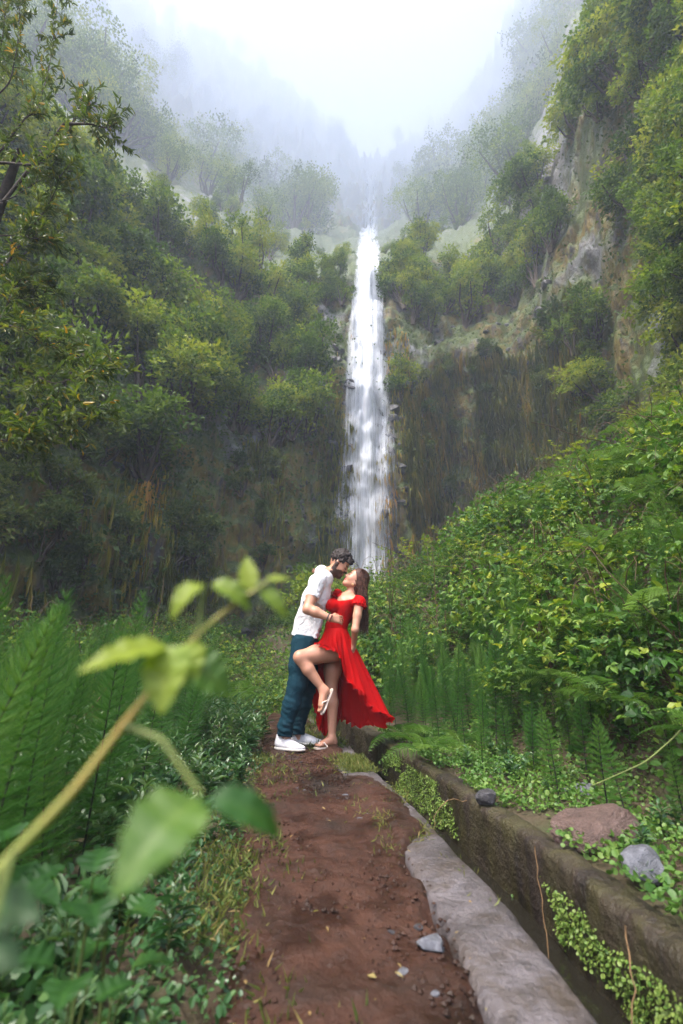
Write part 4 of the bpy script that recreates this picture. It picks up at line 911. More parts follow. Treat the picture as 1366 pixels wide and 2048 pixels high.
def head(F, c, f, d, s, sc=1.0, male=True, k=.012):
    A = np.stack([f, d, s]); W = lambda a, b, e=0: c + sc * (f * a + d * b + s * e)
    F.ell(W(-.008, -.03), np.array([.098, .104, .077]) * sc, A, .01)
    F.ell(W(.03, .03), np.array([.062, .075, .066]) * sc, A, .03)
    j = .034 if male else .026
    F.cone(W(.02, .055), W(.066, .098), .055 * sc, j * sc, .025)
    for e in (-1, 1): F.cone(W(-.012, .055, e * .05), W(.055, .1, e * .018), .022 * sc, .02 * sc, .025); F.ell(W(.055, .035, e * .038), np.array([.03, .028, .025]) * sc, A, .02)
    F.cone(W(.086, -.006), W(.107, .034), .009 * sc, .0115 * sc, .012)
    for e in (-1, 1): F.ell(W(.095, .038, e * .011), np.array([.011, .009, .008]) * sc, A, .008); F.ell(W(.082, -.016, e * .028), np.array([.012, .008, .024]) * sc, A, .012)
    for e in (-1, 1): F.ell(W(.094, .004, e * .031), np.array([.014, .011, .014]) * sc, A, .01, True); F.ell(W(.075, .006, e * .031), np.array([.012, .011, .013]) * sc, A, .004)
    F.ell(W(.091, .062), np.array([.012, .006, .022]) * sc, A, .006); F.ell(W(.089, .072), np.array([.012, .007, .019]) * sc, A, .006)
    for e in (-1, 1) if male else (): F.ell(W(-.008, .012, e * .078), np.array([.019, .032, .010]) * sc, A, .006)
def head_uv(V, c, f, d, s, sc=1.0):
    q = (V - c) / sc; return q @ f, q @ d, q @ s
def hand(F, wrist, along, back, thumb, spread=.9, curl=.7, sc=1.0, k=.006):
    """wrist point, direction of the fingers, back-of-hand normal, thumb side"""
    a = unit(np.array([along]))[0]; b = np.array(back, float); b = unit((b - a * (a @ b))[None])[0]; t = np.cross(a, b); t = t if t @ np.array(thumb) > 0 else -t
    W = lambda x, y, z: np.asarray(wrist) + sc * (a * x + t * y + b * z)
    for y in (-.027, -.009, .009, .027): F.cone(W(.0, y * .6, 0), W(.078, y, .002), .017 * sc, .0125 * sc, .014)
    for y, L in ((-.031, .062), (-.011, .075), (.010, .082), (.031, .074)):
        p0 = W(.078, y, .002); p1 = W(.078 + L * .45 * math.cos(curl * .4), y * 1.08, -L * .45 * math.sin(curl * .4)); p2 = p1 + sc * (a * math.cos(curl) - b * math.sin(curl)) * L * .32; p3 = p2 + sc * (a * math.cos(curl * 1.7) - b * math.sin(curl * 1.7)) * L * .26
        F.cone(p0, p1, .0095 * sc, .0088 * sc, .004); F.cone(p1, p2, .0088 * sc, .008 * sc, .003); F.cone(p2, p3, .008 * sc, .0066 * sc, .003)
    q0 = W(.018, .026, -.004); q1 = W(.05, .05, -.014); q2 = W(.082, .052, -.022); F.cone(q0, q1, .014 * sc, .0105 * sc, .01); F.cone(q1, q2, .0105 * sc, .008 * sc, .003)
def skinmat(name):
    t = NT(name); c = t.n('Attribute', attribute_name='col').outputs['Color']; n = t.noise(t.co(), 60, 4); c2 = t.mix(t.ramp(n, [(.3, 0.0), (.7, .25)]), c, t.mix(1.0, c, (.8, .6, .55), 'MULTIPLY'))
    b = t.n('BsdfPrincipled', {'Base Color': c2, 'Roughness': .45, 'Specular IOR Level': .4, 'Subsurface Weight': .12, 'Subsurface Radius': (.012, .005, .003), 'Subsurface Scale': .6}); return t.surf(b)
SKIN = skinmat('skin')
def cloth(name, col, rough=.85, weave=350, wr=.35, scale=14, sheen=.15, trans=0.0, fold=(1, 1, 1)):
    t = NT(name); n = t.noise(t.co(fold), scale, 3, .5, .5); n2 = t.noise(t.co(), weave, 2); c = t.mix(t.ramp(n2, [(.3, 0.0), (.7, .18)]), col, tuple(x * .6 for x in col))
    b = t.n('BsdfPrincipled', {'Base Color': c, 'Roughness': rough, 'Specular IOR Level': .12, 'Sheen Weight': sheen, 'Normal': t.bump(n, wr, .02)})
    if trans: b = t.n('MixShader', {0: trans, 1: b, 2: t.n('BsdfTranslucent', {'Color': c})})
    return t.surf(b)
SHIRT_M = cloth('white_cotton', (.62, .615, .62), .9, 300, 1.2, 16, .0)
TROUSER_M = cloth('teal_cotton', (.005, .028, .042), .85, 300, .7, 18, .0)
RED_M = cloth('red_fabric', (.42, .0016, .0024), .8, 400, .5, 12, .0, .12)
HAIR_M = plain('dark_hair', (.018, .011, .010), .6, .35, .6, 90, .8)
HAIRW_M = plain('brown_hair', (.050, .022, .015), .55, .2, .6, 45, .3)
SHOE_M = plain('white_mesh_shoe', (.50, .50, .53), .75, .3, .12, 40, .5)
SOLE_M = plain('shoe_sole', (.48, .46, .43), .6, .3, .15, 20)
SANDAL_M = plain('pale_sandal', (.60, .50, .43), .5, .4, .1, 20)
NATURAL = np.array([0, 0, 0.])
def part(name, V, F, mat, root, col=None, sm=True):
    return obj(name, mesh(name, V - np.array(root.location), F, mat, smoothf=sm, attr=None if col is None else {'col': col}), root)
def field_part(name, fl, mat, root, it=1):
    V, F = fl.poly(); V = relax(V, F, it); return part(name, V, F, mat, root)

def shoe(root, heel, toe, name='shoe'):
    a = unit((np.asarray(toe) - heel)[None])[0]; L = np.linalg.norm(np.asarray(toe) - heel); up = np.array([0, 0, 1.]); s = np.cross(a, up); W = lambda x, y, z: np.asarray(heel) + a * x * L + s * y + up * z; A = np.stack([a, s, up])
    lo = np.minimum(heel, toe) - .09; hi = np.maximum(heel, toe) + np.array([.09, .09, .19])
    F = Field(lo, hi, .0045)
    F.ell(W(.15, 0, .055), (.05, .038, .05), A, .02); F.ell(W(.45, 0, .04), (.09, .040, .04), A, .03); F.ell(W(.76, .004, .032), (.078, .044, .026), A, .03); F.cone(W(.15, 0, .06), W(.13, 0, .105), .04, .034, .02); F.cone(W(.30, 0, .078), W(.66, 0, .042), .033, .028, .02)
    F.ell(W(.19, 0, .135), (.034, .027, .04), A, .004, True); F.cutfn(lambda P: .024 - (P[..., 2] - heel[2]))
    o = field_part(name, F, SHOE_M, root, 2)
    F = Field(lo, hi, .0045)
    F.ell(W(.18, 0, .018), (.062, .043, .022), A, .01); F.ell(W(.46, 0, .016), (.10, .042, .02), A, .02); F.ell(W(.76, .004, .018), (.082, .050, .02), A, .02); F.cutfn(lambda P: -(P[..., 2] - heel[2])); F.cutfn(lambda P: (P[..., 2] - heel[2]) - .032)
    V, Q = F.poly(); V = relax(V, Q, 1); obj('sole', mesh('sole', V - np.array(root.location), Q, SOLE_M), o)
    mb = MB()
    for q in (.36, .43, .50, .57): mb.tube([W(q, -.024, .088 - .06 * (q - .36)), W(q + .02, 0, .104 - .09 * (q - .36)), W(q + .0, .024, .088 - .06 * (q - .36))], .0028, 5)
    mb.tube([W(.36, 0, .104), W(.33, .02, .112), W(.37, .038, .095), W(.39, .02, .1)], .0024, 5); mb.tube([W(.36, 0, .104), W(.34, -.025, .112), W(.40, -.04, .09)], .0024, 5)
    me = mb.me('laces', SOLE_M); me.transform(Matrix.Translation(-Vector(root.location))); obj('laces', me, o)

def man():
    root = empty('person', (float(C(300, 1900, 4.42)[0]), 4.42, 0), 'man in white t-shirt, dark teal trousers and white trainers bending to kiss the woman', 'person')
    Y = 4.45; lo = (-.72, 3.98, -.02); hi = (.14, 4.95, 1.86)
    f, d, s = head_axes(.80, .60); hc = C(738, 222, 4.46)
    f, d, s = yaw(f, d, s, R(-6))
    B = Field(lo, hi, .0055)
    head(B, hc, f, d, s, 1.0, True)
    B.cone(C(600, 335, 4.46), C(705, 270, 4.46), .062, .056, .02)
    sh, el, wr = C(532, 392, 4.275), C(442, 645, 4.16), C(655, 728, 4.145)
    B.chain([C(575, 350, 4.4), sh, (sh + el) / 2 + [-.005, 0, 0], el], [.06, .062, .053, .043], .025)
    B.chain([el, el * .65 + wr * .35 + [0, 0, .004], wr], [.044, .046, .028], .02)
    hand(B, wr, C(770, 742, 4.19) - wr, (-.1, -1, .25), (0, 0, 1), curl=.75, sc=1.0)
    # far arm reaches round her back
    sh2, el2, wr2 = C(575, 400, 4.63), C(660, 610, 4.76), C(800, 745, 4.66); B.chain([sh2, el2, wr2], [.06, .045, .029], .02); hand(B, wr2, (.6, -.5, .05), (.4, .9, .1), (0, 0, 1), curl=.8)
    # trunk and legs under the clothes keep the body one piece
    B.chain([C(588, 350, Y), C(520, 540, Y), C(430, 820, Y), C(415, 930, Y)], [.085, .10, .092, .095], .05)
    for yy, k_, an, hp in ((4.36, C(352, 1335, 4.33), C(232, 1790, 4.335), C(405, 960, 4.37)), (4.57, C(452, 1340, 4.58), C(352, 1770, 4.60), C(435, 960, 4.54))): B.chain([hp, k_, an, an + np.array([.01, 0, -.06])], [.075, .052, .036, .034], .03)
    V, Q = B.poly(); V = relax(V, Q, 1)
    a, b, e = head_uv(V, hc, f, d, s); col = np.tile(np.array([.43, .22, .14]), (len(V), 1)); hd = (np.abs(a) < .14) & (b > -.15) & (b < .16) & (np.abs(e) < .1)
    n = fbm(V * 45, 2, 3) * .012
    beard = hd & (((b > .052 + n + np.clip((.03 - a) * .25, -.02, .05)) & (a > -.012 + n) & (b < .15) & (a < .2)) | ((a > -.03) & (a < .012 + n) & (b > .0) & (b < .09))); beard &= ~((b < .08) & (b > .058) & (a > .083) & (np.abs(e) < .016))
    col[beard] = (.045, .026, .02)
    lip = hd & (b > .057) & (b < .079) & (a > .087); col[lip] = (.30, .11, .085)
    brow = hd & (b < -.012) & (b > -.026) & (a > .062) & (np.abs(e) > .012) & (np.abs(e) < .05); col[brow] = (.02, .013, .011)
    lash = hd & (np.abs(b - .010) < .0045) & (a > .07) & (np.abs(np.abs(e) - .031) < .015); col[lash] = (.03, .02, .018)
    part('body', V, Q, SKIN, root, col)
    # hair: curls over the skull
    r = np.random.default_rng(71); H = Field(hc - .17, hc + .17, .0045)
    A = np.stack([f, d, s]); H.ell(hc + f * -.016 + d * -.045, (.099, .101, .083), A, .01)
    for i in range(420):
        q = rdir(r, 1)[0]; 
        if q[1] > .25 or (q[0] > .55 and q[1] > -.45): continue
        top = max(0, -q[1]); rad = r.uniform(.007, .013) * (.8 + .55 * top); H.ell(hc + f * (q[0] * .102 - .012) + d * (q[1] * .112 - .035) + s * (q[2] * .084), (rad, rad, rad), None, .008)
    for i in range(46):                                       # fringe falling over the forehead
        e = r.uniform(-.06, .06); rad = r.uniform(.008, .013); H.ell(hc + f * r.uniform(.058, .094) + d * r.uniform(-.115, -.055) + s * e, (rad, rad, rad), None, .008)
    def face(P):
        a, b, e = head_uv(P, hc, f, d, s); nn = .006 * fbm(P * 60, 2, 9)
        return np.maximum(np.minimum(.07 - .0 - a * 0 - .07 + (b + .03) , (a - .045) * 1.0 + 0 * b), -1) * 0 + np.where((a > .05 + nn), b + .050 + nn, np.where(a > -.02, b - .0 + nn, b - .055 + nn))
    H.cutfn(face); H.addfn(lambda P: .008 * fbm(P * 75, 2, 13)); field_part('hair', H, HAIR_M, root, 1)
    # t-shirt
    T = Field(lo, hi, .006)
    for dy, w in ((-.075, .108), (0, .115), (.075, .108)):
        T.chain([C(578, 385, Y + dy * 1.25), C(520, 545, Y + dy), C(452, 760, Y + dy * .95), C(416, 900, Y + dy)], [w - .022, w, w - .004, w + .006], .06)
    T.chain([C(590, 350, 4.37), sh + [-.003, 0, .0]], [.07, .075], .04); T.chain([sh, sh * .52 + el * .48], [.076, .071], .03)
    T.chain([C(600, 350, 4.55), sh2], [.07, .07], .04); T.chain([sh2, sh2 * .55 + el2 * .45], [.072, .066], .03)
    T.cone(C(572, 300, Y), C(600, 345, Y), .07, .085, .04)
    T.addfn(lambda P: .0065 * fbm(P * [8, 8, 18] + 3, 3, 5) * 1.0 + .005 * np.sin(P[..., 2] * 95 + P[..., 0] * 60 + 5 * fbm(P * 6, 2, 8)) * smooth(1.12, .95, P[..., 2]))
    se = sh * .5 + el * .5; sn = unit((el - sh)[None])[0]
    def cut(P):
        cx, cy = to_crop(P); hem = (cy - (885 + (cx - 290) * .16 + 4 * np.sin(cx * .02))) * .0009
        slv = np.where(P[..., 1] < 4.335, ((P - se) @ sn) - .028, -1); neck = -(np.linalg.norm((P - C(612, 322, Y)) * [1, 1, 1.1], axis=-1) - .077); nk = np.where(cy < 380, neck, -1)
        return np.maximum(np.maximum(hem, slv), nk)
    T.cutfn(cut); field_part('t_shirt', T, SHIRT_M, root, 2)
    # trousers
    P_ = Field(lo, hi, .006)
    P_.ell(C(415, 940, Y), (.122, .165, .11), None, .03)
    for (hp, k_, an) in ((C(400, 985, 4.37), C(350, 1335, 4.335), C(232, 1745, 4.335)), (C(440, 985, 4.53), C(445, 1340, 4.575), C(352, 1735, 4.60))):
        m1 = hp * .5 + k_ * .5; m2 = k_ * .5 + an * .5; P_.chain([hp, m1, k_, m2, an], [.108, .100, .083, .075, .064], .04); P_.chain([an + [0, 0, .03], an + [0, 0, -.03]], [.064, .062], .01); P_.chain([an, an + [.012, 0, -.085]], [.063, .060], .01)
    P_.addfn(lambda P: .007 * fbm(P * [8, 8, 18] + 9, 3, 15) + .003 * np.sin(P[..., 2] * 110 + 40 * P[..., 0] + 6 * fbm(P * 7, 2, 18)) * (smooth(.62, .5, P[..., 2]) * .6 + smooth(.25, .12, P[..., 2])))
    def pcut(P):
        cx, cy = to_crop(P); near = P[..., 1] < 4.46; return np.maximum((868 + (cx - 290) * .14 - cy) * .0009, np.where(near, cy - 1832 - (cx - 230) * .1, cy - 1812) * .0009)
    P_.cutfn(pcut); o = field_part('trousers', P_, TROUSER_M, root, 1)
    h1, t1 = C(150, 1940, 4.36), C(405, 1962, 4.27); h1[2] = t1[2] = .012; shoe(root, h1, t1)
    h2, t2 = C(300, 1880, 4.62), C(572, 1890, 4.585); h2[2] = t2[2] = .012; shoe(root, h2, t2)
    # wristbands
    ax = unit((wr - el)[None])[0]; u = unit(np.cross(ax, [0, 0, 1.])[None])[0]; v = np.cross(ax, u); th = np.linspace(0, 2 * np.pi, 19)
    for off, m in ((-.022, plain('grey_wristband', (.05, .05, .055), .7)), (.006, plain('dark_red_wristband', (.12, .012, .02), .7))):
        c0 = wr + ax * off; mb = MB(); mb.tube(c0 + .0325 * (np.cos(th)[:, None] * u + np.sin(th)[:, None] * v), .0052, 6, cap=False); me = mb.me('wristband', m); me.transform(Matrix.Translation(-Vector(root.location))); obj('wristband', me, root)
man()

def sandal(root, heel, toe, up, name='sandal'):
    heel, toe = np.asarray(heel, float), np.asarray(toe, float); a = unit((toe - heel)[None])[0]; L = np.linalg.norm(toe - heel); up = np.asarray(up, float); up = unit((up - a * (a @ up))[None])[0]; s = np.cross(a, up); W = lambda x, y, z: heel + a * x * L + s * y + up * z
    q = np.linspace(0, 1, 15); hw = np.interp(q, [0, .06, .25, .5, .8, .94, 1], [.008, .026, .031, .029, .042, .032, .008]); V = []
    for i, x in enumerate(q):
        for y, z in ((-1, 0), (1, 0), (1, -.012), (-1, -.012)): V.append(W(x, y * hw[i], z))
    F = [gridF(15, 4, True)]; V = np.array(V); cap = np.array([(0, 1, 2, 3), (56, 59, 58, 57)]); o = part(name, V, np.concatenate(F + [cap]), SANDAL_M, root, None, False)
    mb = MB()
    for sg in (-1, 1): mb.tube([W(.84, .004, .004), W(.78, sg * .012, .034), W(.62, sg * .034, .036), W(.48, sg * .034, .004)], [.005, .0055, .006, .006], 6)
    me = mb.me('strap', SANDAL_M); me.transform(Matrix.Translation(-Vector(root.location))); obj('strap', me, o)
def foot(F, ankle, heel, toe, up, k=.012):
    heel, toe = np.asarray(heel, float), np.asarray(toe, float); a = unit((toe - heel)[None])[0]; L = np.linalg.norm(toe - heel); up = np.asarray(up, float); up = unit((up - a * (a @ up))[None])[0]; s = np.cross(a, up); W = lambda x, y, z: heel + a * x * L + s * y + up * z
    F.cone(ankle, W(.14, 0, .03), .034, .03, .02); F.cone(W(.12, 0, .028), W(.7, 0, .022), .029, .021, .02); F.cone(ankle, W(.55, 0, .03), .03, .024, .03); F.cone(W(.72, -.022, .018), W(.72, .02, .018), .017, .017, .02)
    for i, (y, l, r_) in enumerate(((.026, .93, .011), (.010, .95, .009), (-.004, .93, .0085), (-.017, .90, .008), (-.029, .86, .0075))): F.cone(W(.74, y, .016), W(l, y * 1.05, .012), r_ * 1.1, r_, .005)
def woman():
    root = empty('person', (float(C(640, 1950, 4.43)[0]), 4.43, 0), 'woman in a long red ruffled dress leaning back with one knee raised against the man', 'person')
    lo = (-.58, 3.98, -.02); hi = (.36, 4.9, 1.62); Y = 4.45
    f, d, s = head_axes(-.77, -.64); hc = C(892, 372, 4.45); f, d, s = yaw(f, d, s, R(12))
    B = Field(lo, hi, .0055); head(B, hc, f, d, s, .95, False)
    B.cone(C(838, 525, 4.45), C(868, 425, 4.455), .05, .047, .02)
    ns, fs = C(925, 578, 4.30), C(735, 520, 4.60)
    B.chain([C(835, 545, 4.42), ns], [.05, .044], .03); B.chain([C(830, 530, 4.48), fs], [.05, .042], .03)
    ne, nw = C(885, 835, 4.23), C(872, 975, 4.37); B.chain([ns, ns * .5 + ne * .5, ne, nw], [.046, .038, .032, .022], .02); hand(B, nw, (.0, .45, -1), (.9, -.3, 0), (-1, 0, 0), curl=.35, sc=.88)
    fe, fw = C(640, 505, 4.70), C(585, 330, 4.60); B.chain([fs, fe, fw], [.042, .034, .023], .02); hand(B, fw, (-.6, -.35, .4), (0, .6, .6), (0, -.4, 1), curl=.5, sc=.88)
    # trunk
    A_ = None
    B.ell(C(790, 610, 4.45), (.088, .135, .12), None, .05); B.cone(C(770, 680, 4.45), C(712, 790, 4.45), .09, .082, .05); B.cone(C(712, 790, 4.42), C(700, 930, 4.43), .08, .105, .05); B.ell(C(705, 955, 4.45), (.115, .15, .11), None, .05)
    for c0 in (C(668, 610, 4.36), C(665, 600, 4.50)): B.ell(c0, (.055, .054, .052), None, .035)
    # raised near leg
    hp, kn, an = C(690, 1035, 4.37), C(372, 1090, 4.22), C(588, 1390, 4.235)
    B.chain([hp, hp * .45 + kn * .55, kn], [.098, .080, .058], .03); B.chain([kn, kn * .66 + an * .34 + [.004, 0, -.01], an], [.056, .054, .031], .02)
    heel, toe = C(652, 1392, 4.245), C(560, 1612, 4.195); foot(B, an, heel, toe, (-.95, -.45, -.25))
    # standing leg
    hp2, kn2, an2 = C(690, 1040, 4.52), C(662, 1370, 4.50), C(668, 1850, 4.45)
    B.chain([hp2, hp2 * .45 + kn2 * .55, kn2], [.095, .078, .056], .03); B.chain([kn2, kn2 * .68 + an2 * .32 + [.012, 0, 0], an2], [.052, .052, .032], .02)
    h2, t2 = C(712, 1930, 4.47), C(512, 1950, 4.40); h2[2] = t2[2] = .030; foot(B, an2, h2, t2, (0, 0, 1))
    V, Q = B.poly(); V = relax(V, Q, 1)
    a, b, e = head_uv(V, hc, f, d, s, .95); col = np.tile(np.array([.42, .21, .135]), (len(V), 1)); hd = (np.abs(a) < .14) & (b > -.15) & (b < .16) & (np.abs(e) < .1)
    col[hd & (b > .056) & (b < .080) & (a > .084)] = (.38, .07, .07); col[hd & (b < -.012) & (b > -.024) & (a > .066) & (np.abs(e) > .012) & (np.abs(e) < .048)] = (.03, .016, .012); col[hd & (np.abs(b - .009) < .005) & (a > .07) & (np.abs(np.abs(e) - .031) < .016)] = (.02, .012, .012)
    col[hd & (a > .06) & (b < -.03)] = (.40, .20, .13)
    part('body', V, Q, SKIN, root, col)
    sandal(root, heel + unit((heel - toe)[None])[0] * .012 + np.array([.028, .012, .004]) * .3, toe + unit((toe - heel)[None])[0] * .012 + np.array([.028, .012, .004]) * .3, (-.95, -.45, -.25)); h3 = h2.copy(); t3 = t2.copy(); h3[2] = t3[2] = .026; h3 += unit((h2 - t2)[None])[0] * .012; t3 += unit((t2 - h2)[None])[0] * .012; sandal(root, h3, t3, (0, 0, 1))
    # hair: a cap on the skull and long wavy locks falling down her back
    r = np.random.default_rng(73); H = Field(hc - .16, hc + .16, .005); A = np.stack([f, d, s]); H.ell(hc + f * -.02 + d * -.035, (.102, .104, .085), A, .01); H.ell(hc + f * -.06 + d * .03, (.06, .08, .075), A, .03)
    def fc(P):
        a_, b_, e_ = head_uv(P, hc, f, d, s, .95); return np.where(a_ > -.0, a_ - (.068 - .9 * (b_ + .06)), np.where(b_ > .03, (a_ + .02), -1)) * .7
    H.cutfn(fc); V, Q = H.poly(); V = relax(V, Q, 2)
    mb = MB(); mb.add(V, Q)
    for i in range(620):
        u = r.random(); e0 = r.uniform(-.078, .078); rt = hc + f * r.uniform(-.105, .012) + d * r.uniform(-.06, .07) + s * e0
        if i % 3 == 0: rt = hc + f * r.uniform(-.02, .03) + d * r.uniform(-.135, -.05) * .8 + s * np.sign(e0) * (.05 + .03 * r.random())
        ex = r.uniform(905, 1008); ey = r.uniform(640, 900) if i % 4 else r.uniform(560, 700); tip = C(ex, ey, r.uniform(4.36, 4.55)); mid = C(np.clip(ex + r.uniform(-20, 45), 915, 1000), 470 + r.uniform(-30, 60), r.uniform(4.34, 4.55))
        q = np.linspace(0, 1, 16)[:, None]; p = (1 - q) ** 2 * rt + 2 * q * (1 - q) * mid + q * q * tip; wv = .007 * q[:, 0] * np.sin(q[:, 0] * r.uniform(9, 18) + r.uniform(0, 6)); p[:, 0] += wv; p[:, 1] += .007 * q[:, 0] * np.cos(q[:, 0] * 14 + r.uniform(0, 6))
        mb.tube(p, np.interp(q[:, 0], [0, .2, .7, 1], [.003, .0055, .004, .0008]), 5)
    me = mb.me('hair', HAIRW_M); me.transform(Matrix.Translation(-Vector(root.location))); obj('hair', me, root)
    # dress: bodice, cap sleeves, skirt and its ruffle
    D = Field((-.3, 4.1, .7), (.33, 4.8, 1.5), .005); g = .009
    D.ell(C(790, 610, 4.45), (.088 + g, .135 + g, .12 + g), None, .05); D.cone(C(770, 680, 4.45), C(712, 790, 4.45), .09 + g, .082 + g, .05); D.cone(C(712, 790, 4.42), C(703, 880, 4.44), .085 + g, .105 + g, .05)
    for c0 in (C(668, 610, 4.36), C(665, 600, 4.50)): D.ell(c0, (.055 + g, .054 + g, .052 + g), None, .035)
    D.chain([C(835, 545, 4.42), ns], [.05 + g, .047 + g], .03); D.chain([C(800, 545, 4.50), fs], [.05 + g, .044 + g], .03); D.cone(ns, ns + [.008, -.012, -.05], .057, .05, .02)
    D.addfn(lambda P: .005 * fbm(P * [10, 10, 16], 3, 25))
    poly = np.array([(772, 470), (752, 512), (705, 542), (722, 564), (790, 560), (866, 548), (892, 512), (905, 440), (840, 400)], float)
    def neck(P):
        cx, cy = to_crop(P); ins = np.zeros(cx.shape, bool); j = len(poly) - 1
        for i in range(len(poly)):
            xi, yi = poly[i]; xj, yj = poly[j]; c_ = ((yi > cy) != (yj > cy)) & (cx < (xj - xi) * (cy - yi) / (yj - yi + 1e-9) + xi); ins ^= c_; j = i
        arm = ((P - ns) @ unit((ne - ns)[None])[0]) - .055; armc = np.where((cx > 893) & (P[..., 1] < 4.37) & (cy > 560), arm, -1)
        return np.maximum(np.where(ins & (cy < 600), .02, -.02), armc)
    D.cutfn(neck); V, Q = D.poly(); V = relax(V, Q, 2); dress = part('dress', V, Q, RED_M, root)
    NQ = 720
    hem = [(530, 950, 4.34), (610, 972, 4.225), (700, 1006, 4.215), (742, 1060, 4.22), (772, 1205, 4.22), (865, 1335, 4.24), (965, 1438, 4.27), (1050, 1535, 4.32), (1160, 1588, 4.38), (1208, 1625, 4.46), (1110, 1700, 4.54), (1005, 1660, 4.60), (905, 1700, 4.66), (820, 1655, 4.68), (735, 1625, 4.66), (700, 1715, 4.63), (610, 1768, 4.60), (545, 1715, 4.58), (508, 1560, 4.57), (505, 1400, 4.56), (545, 1180, 4.53), (520, 1010, 4.47)]
    wang = [188, 225, 250, 265, 280, 300, 318, 335, 350, 362, 375, 390, 405, 420, 435, 445, 458, 470, 485, 500, 520, 535]     # degrees round the waist (270 = towards the camera)
    hp3 = np.array([C(*h) for h in hem] + [C(*hem[0])]); wa = np.array(wang + [548.], float); tt = np.linspace(wa[0], wa[-1], NQ + 1)[:-1]
    Hm = np.stack([np.interp(tt, wa, hp3[:, i]) for i in range(3)], -1); ker = np.array([1, 2, 3, 2, 1.]) / 9
    for _ in range(2): Hm = sum(kk * np.roll(Hm, j - 2, 0) for j, kk in enumerate(ker))
    th = np.radians(tt); wc = C(708, 800, 4.435); hc2 = C(705, 930, 4.435)
    Wr = wc + np.stack([np.cos(th) * .094, np.sin(th) * .094, 0 * th], -1); Mr = hc2 + np.stack([np.cos(th) * .135, np.sin(th) * .165, 0 * th], -1)
    lng = np.linalg.norm(Hm - Wr, axis=1); t = np.linspace(0, 1, 34); L = []
    ph = fbm(np.stack([np.cos(th) * 2, np.sin(th) * 2, th * 0], -1), 2, 33) * 3
    rad = np.stack([np.cos(th), np.sin(th), 0 * th], -1)
    for q in t:
        P = (1 - q) ** 2 * Wr + 2 * q * (1 - q) * Mr + q * q * Hm; amp = .034 * smooth(.1, 1, q) * np.clip(lng / .6, .25, 1)
        P = P + rad * (amp * (np.sin(th * 11 + ph) + .5 * np.sin(th * 23 + 2 * ph + 3 * q)))[:, None] * .8; L.append(P)
    tan = unit(L[-1] - L[-3])
    for q in (.012, .026, .044): L.append(L[33] + tan * q + rad * ((.35 + .5 * np.abs(np.sin(th * 5.3))) * q * np.sin(th * 34 + 8 * ph) + .25 * q * np.sin(th * 61))[:, None] + np.array([0, 0, 1.]) * (.3 * q * np.sin(th * 38 + 1.6))[:, None])
    V = np.concatenate(L[:35]); obj('skirt', mesh('skirt', np.concatenate(L[:34]) - np.array(root.location), gridF(34, NQ, True), RED_M), dress)
    obj('ruffle', mesh('ruffle', np.concatenate(L[33:]) - np.array(root.location), gridF(len(L) - 33, NQ, True), RED_M, smoothf=True), dress)
    # frilled cap sleeves
    for c0, ax_ in ((ns, unit((ne - ns)[None])[0]), (fs, unit((fe - fs)[None])[0])):
        u = unit(np.cross(ax_, [0, 1., .2])[None])[0]; v = np.cross(ax_, u); a_ = np.linspace(0, 2 * np.pi, 73)[:-1]; L = []
        for q in (0, .3, .6, 1.0): L.append(c0 + ax_ * (-.012 + .045 * q) + (np.cos(a_)[:, None] * u + np.sin(a_)[:, None] * v) * (.052 + .014 * q + .008 * q * np.sin(a_ * 12 + 1) + .004 * q * np.sin(a_ * 23))[:, None])
        obj('cap_sleeve', mesh('cap_sleeve', np.concatenate(L) - np.array(root.location), gridF(4, 72, True), RED_M), dress)
    mb = MB(); p = C(862, 412, 4.365); th2 = np.linspace(0, 6.283, 13); mb.tube(p + .008 * np.stack([np.cos(th2), th2 * 0, np.sin(th2)], -1), .002, 5, cap=False); me = mb.me('earring', plain('gold', (.8, .6, .3), .3, .5, metallic=1.0)); me.transform(Matrix.Translation(-Vector(root.location))); obj('earring', me, root)
woman()

# ------------------------------------------------------------------ overhanging tree at the left, long canes, leaves close to the lens
def big_leaf(name, L, W, curl, mat, seed, v=.5, lobes=0.0, fold=.25):
    """one broad leaf lying along +x, midrib folded, drooping by curl"""
    r = np.random.default_rng(seed); nu, nv = 18, 9; q = np.linspace(0, 1, nu)[:, None]; s = np.linspace(-1, 1, nv)[None]
    w = W * np.sin(np.pi * q ** .72) ** .8 * (1 - .25 * q) * (1 + lobes * np.abs(np.sin(q * 22))) ; ang = curl * q ** 1.3
    cx = np.cumsum(np.cos(ang), 0) * L / nu; cz = -np.cumsum(np.sin(ang), 0) * L / nu; y = s * w; up = fold * np.abs(y) - .12 * np.sin(q * 26) * np.abs(y)
    X = cx + np.sin(ang) * up; Z = cz + np.cos(ang) * up; V = np.stack([X + 0 * y, y + 0 * X, Z + 0 * y], -1).reshape(-1, 3)
    vv = np.clip(v + .12 * np.exp(-(s / .12) ** 2) + 0 * q + .08 * vnoise(np.stack([X * 60, y * 60, Z * 0 + seed], -1)), 0, 1).ravel()
    return mesh(name, V, gridF(nu, nv), mat, attr={'v': vv})
def aim(o, p, d, up=(0, 0, 1)):
    d = unit(np.asarray(d, float)); up = np.asarray(up, float); z = unit(up - d * (d @ up)); y = np.cross(z, d); M = Matrix((tuple(d), tuple(y), tuple(z))).transposed().to_4x4(); M.translation = Vector(p); o.matrix_world = M
    return o
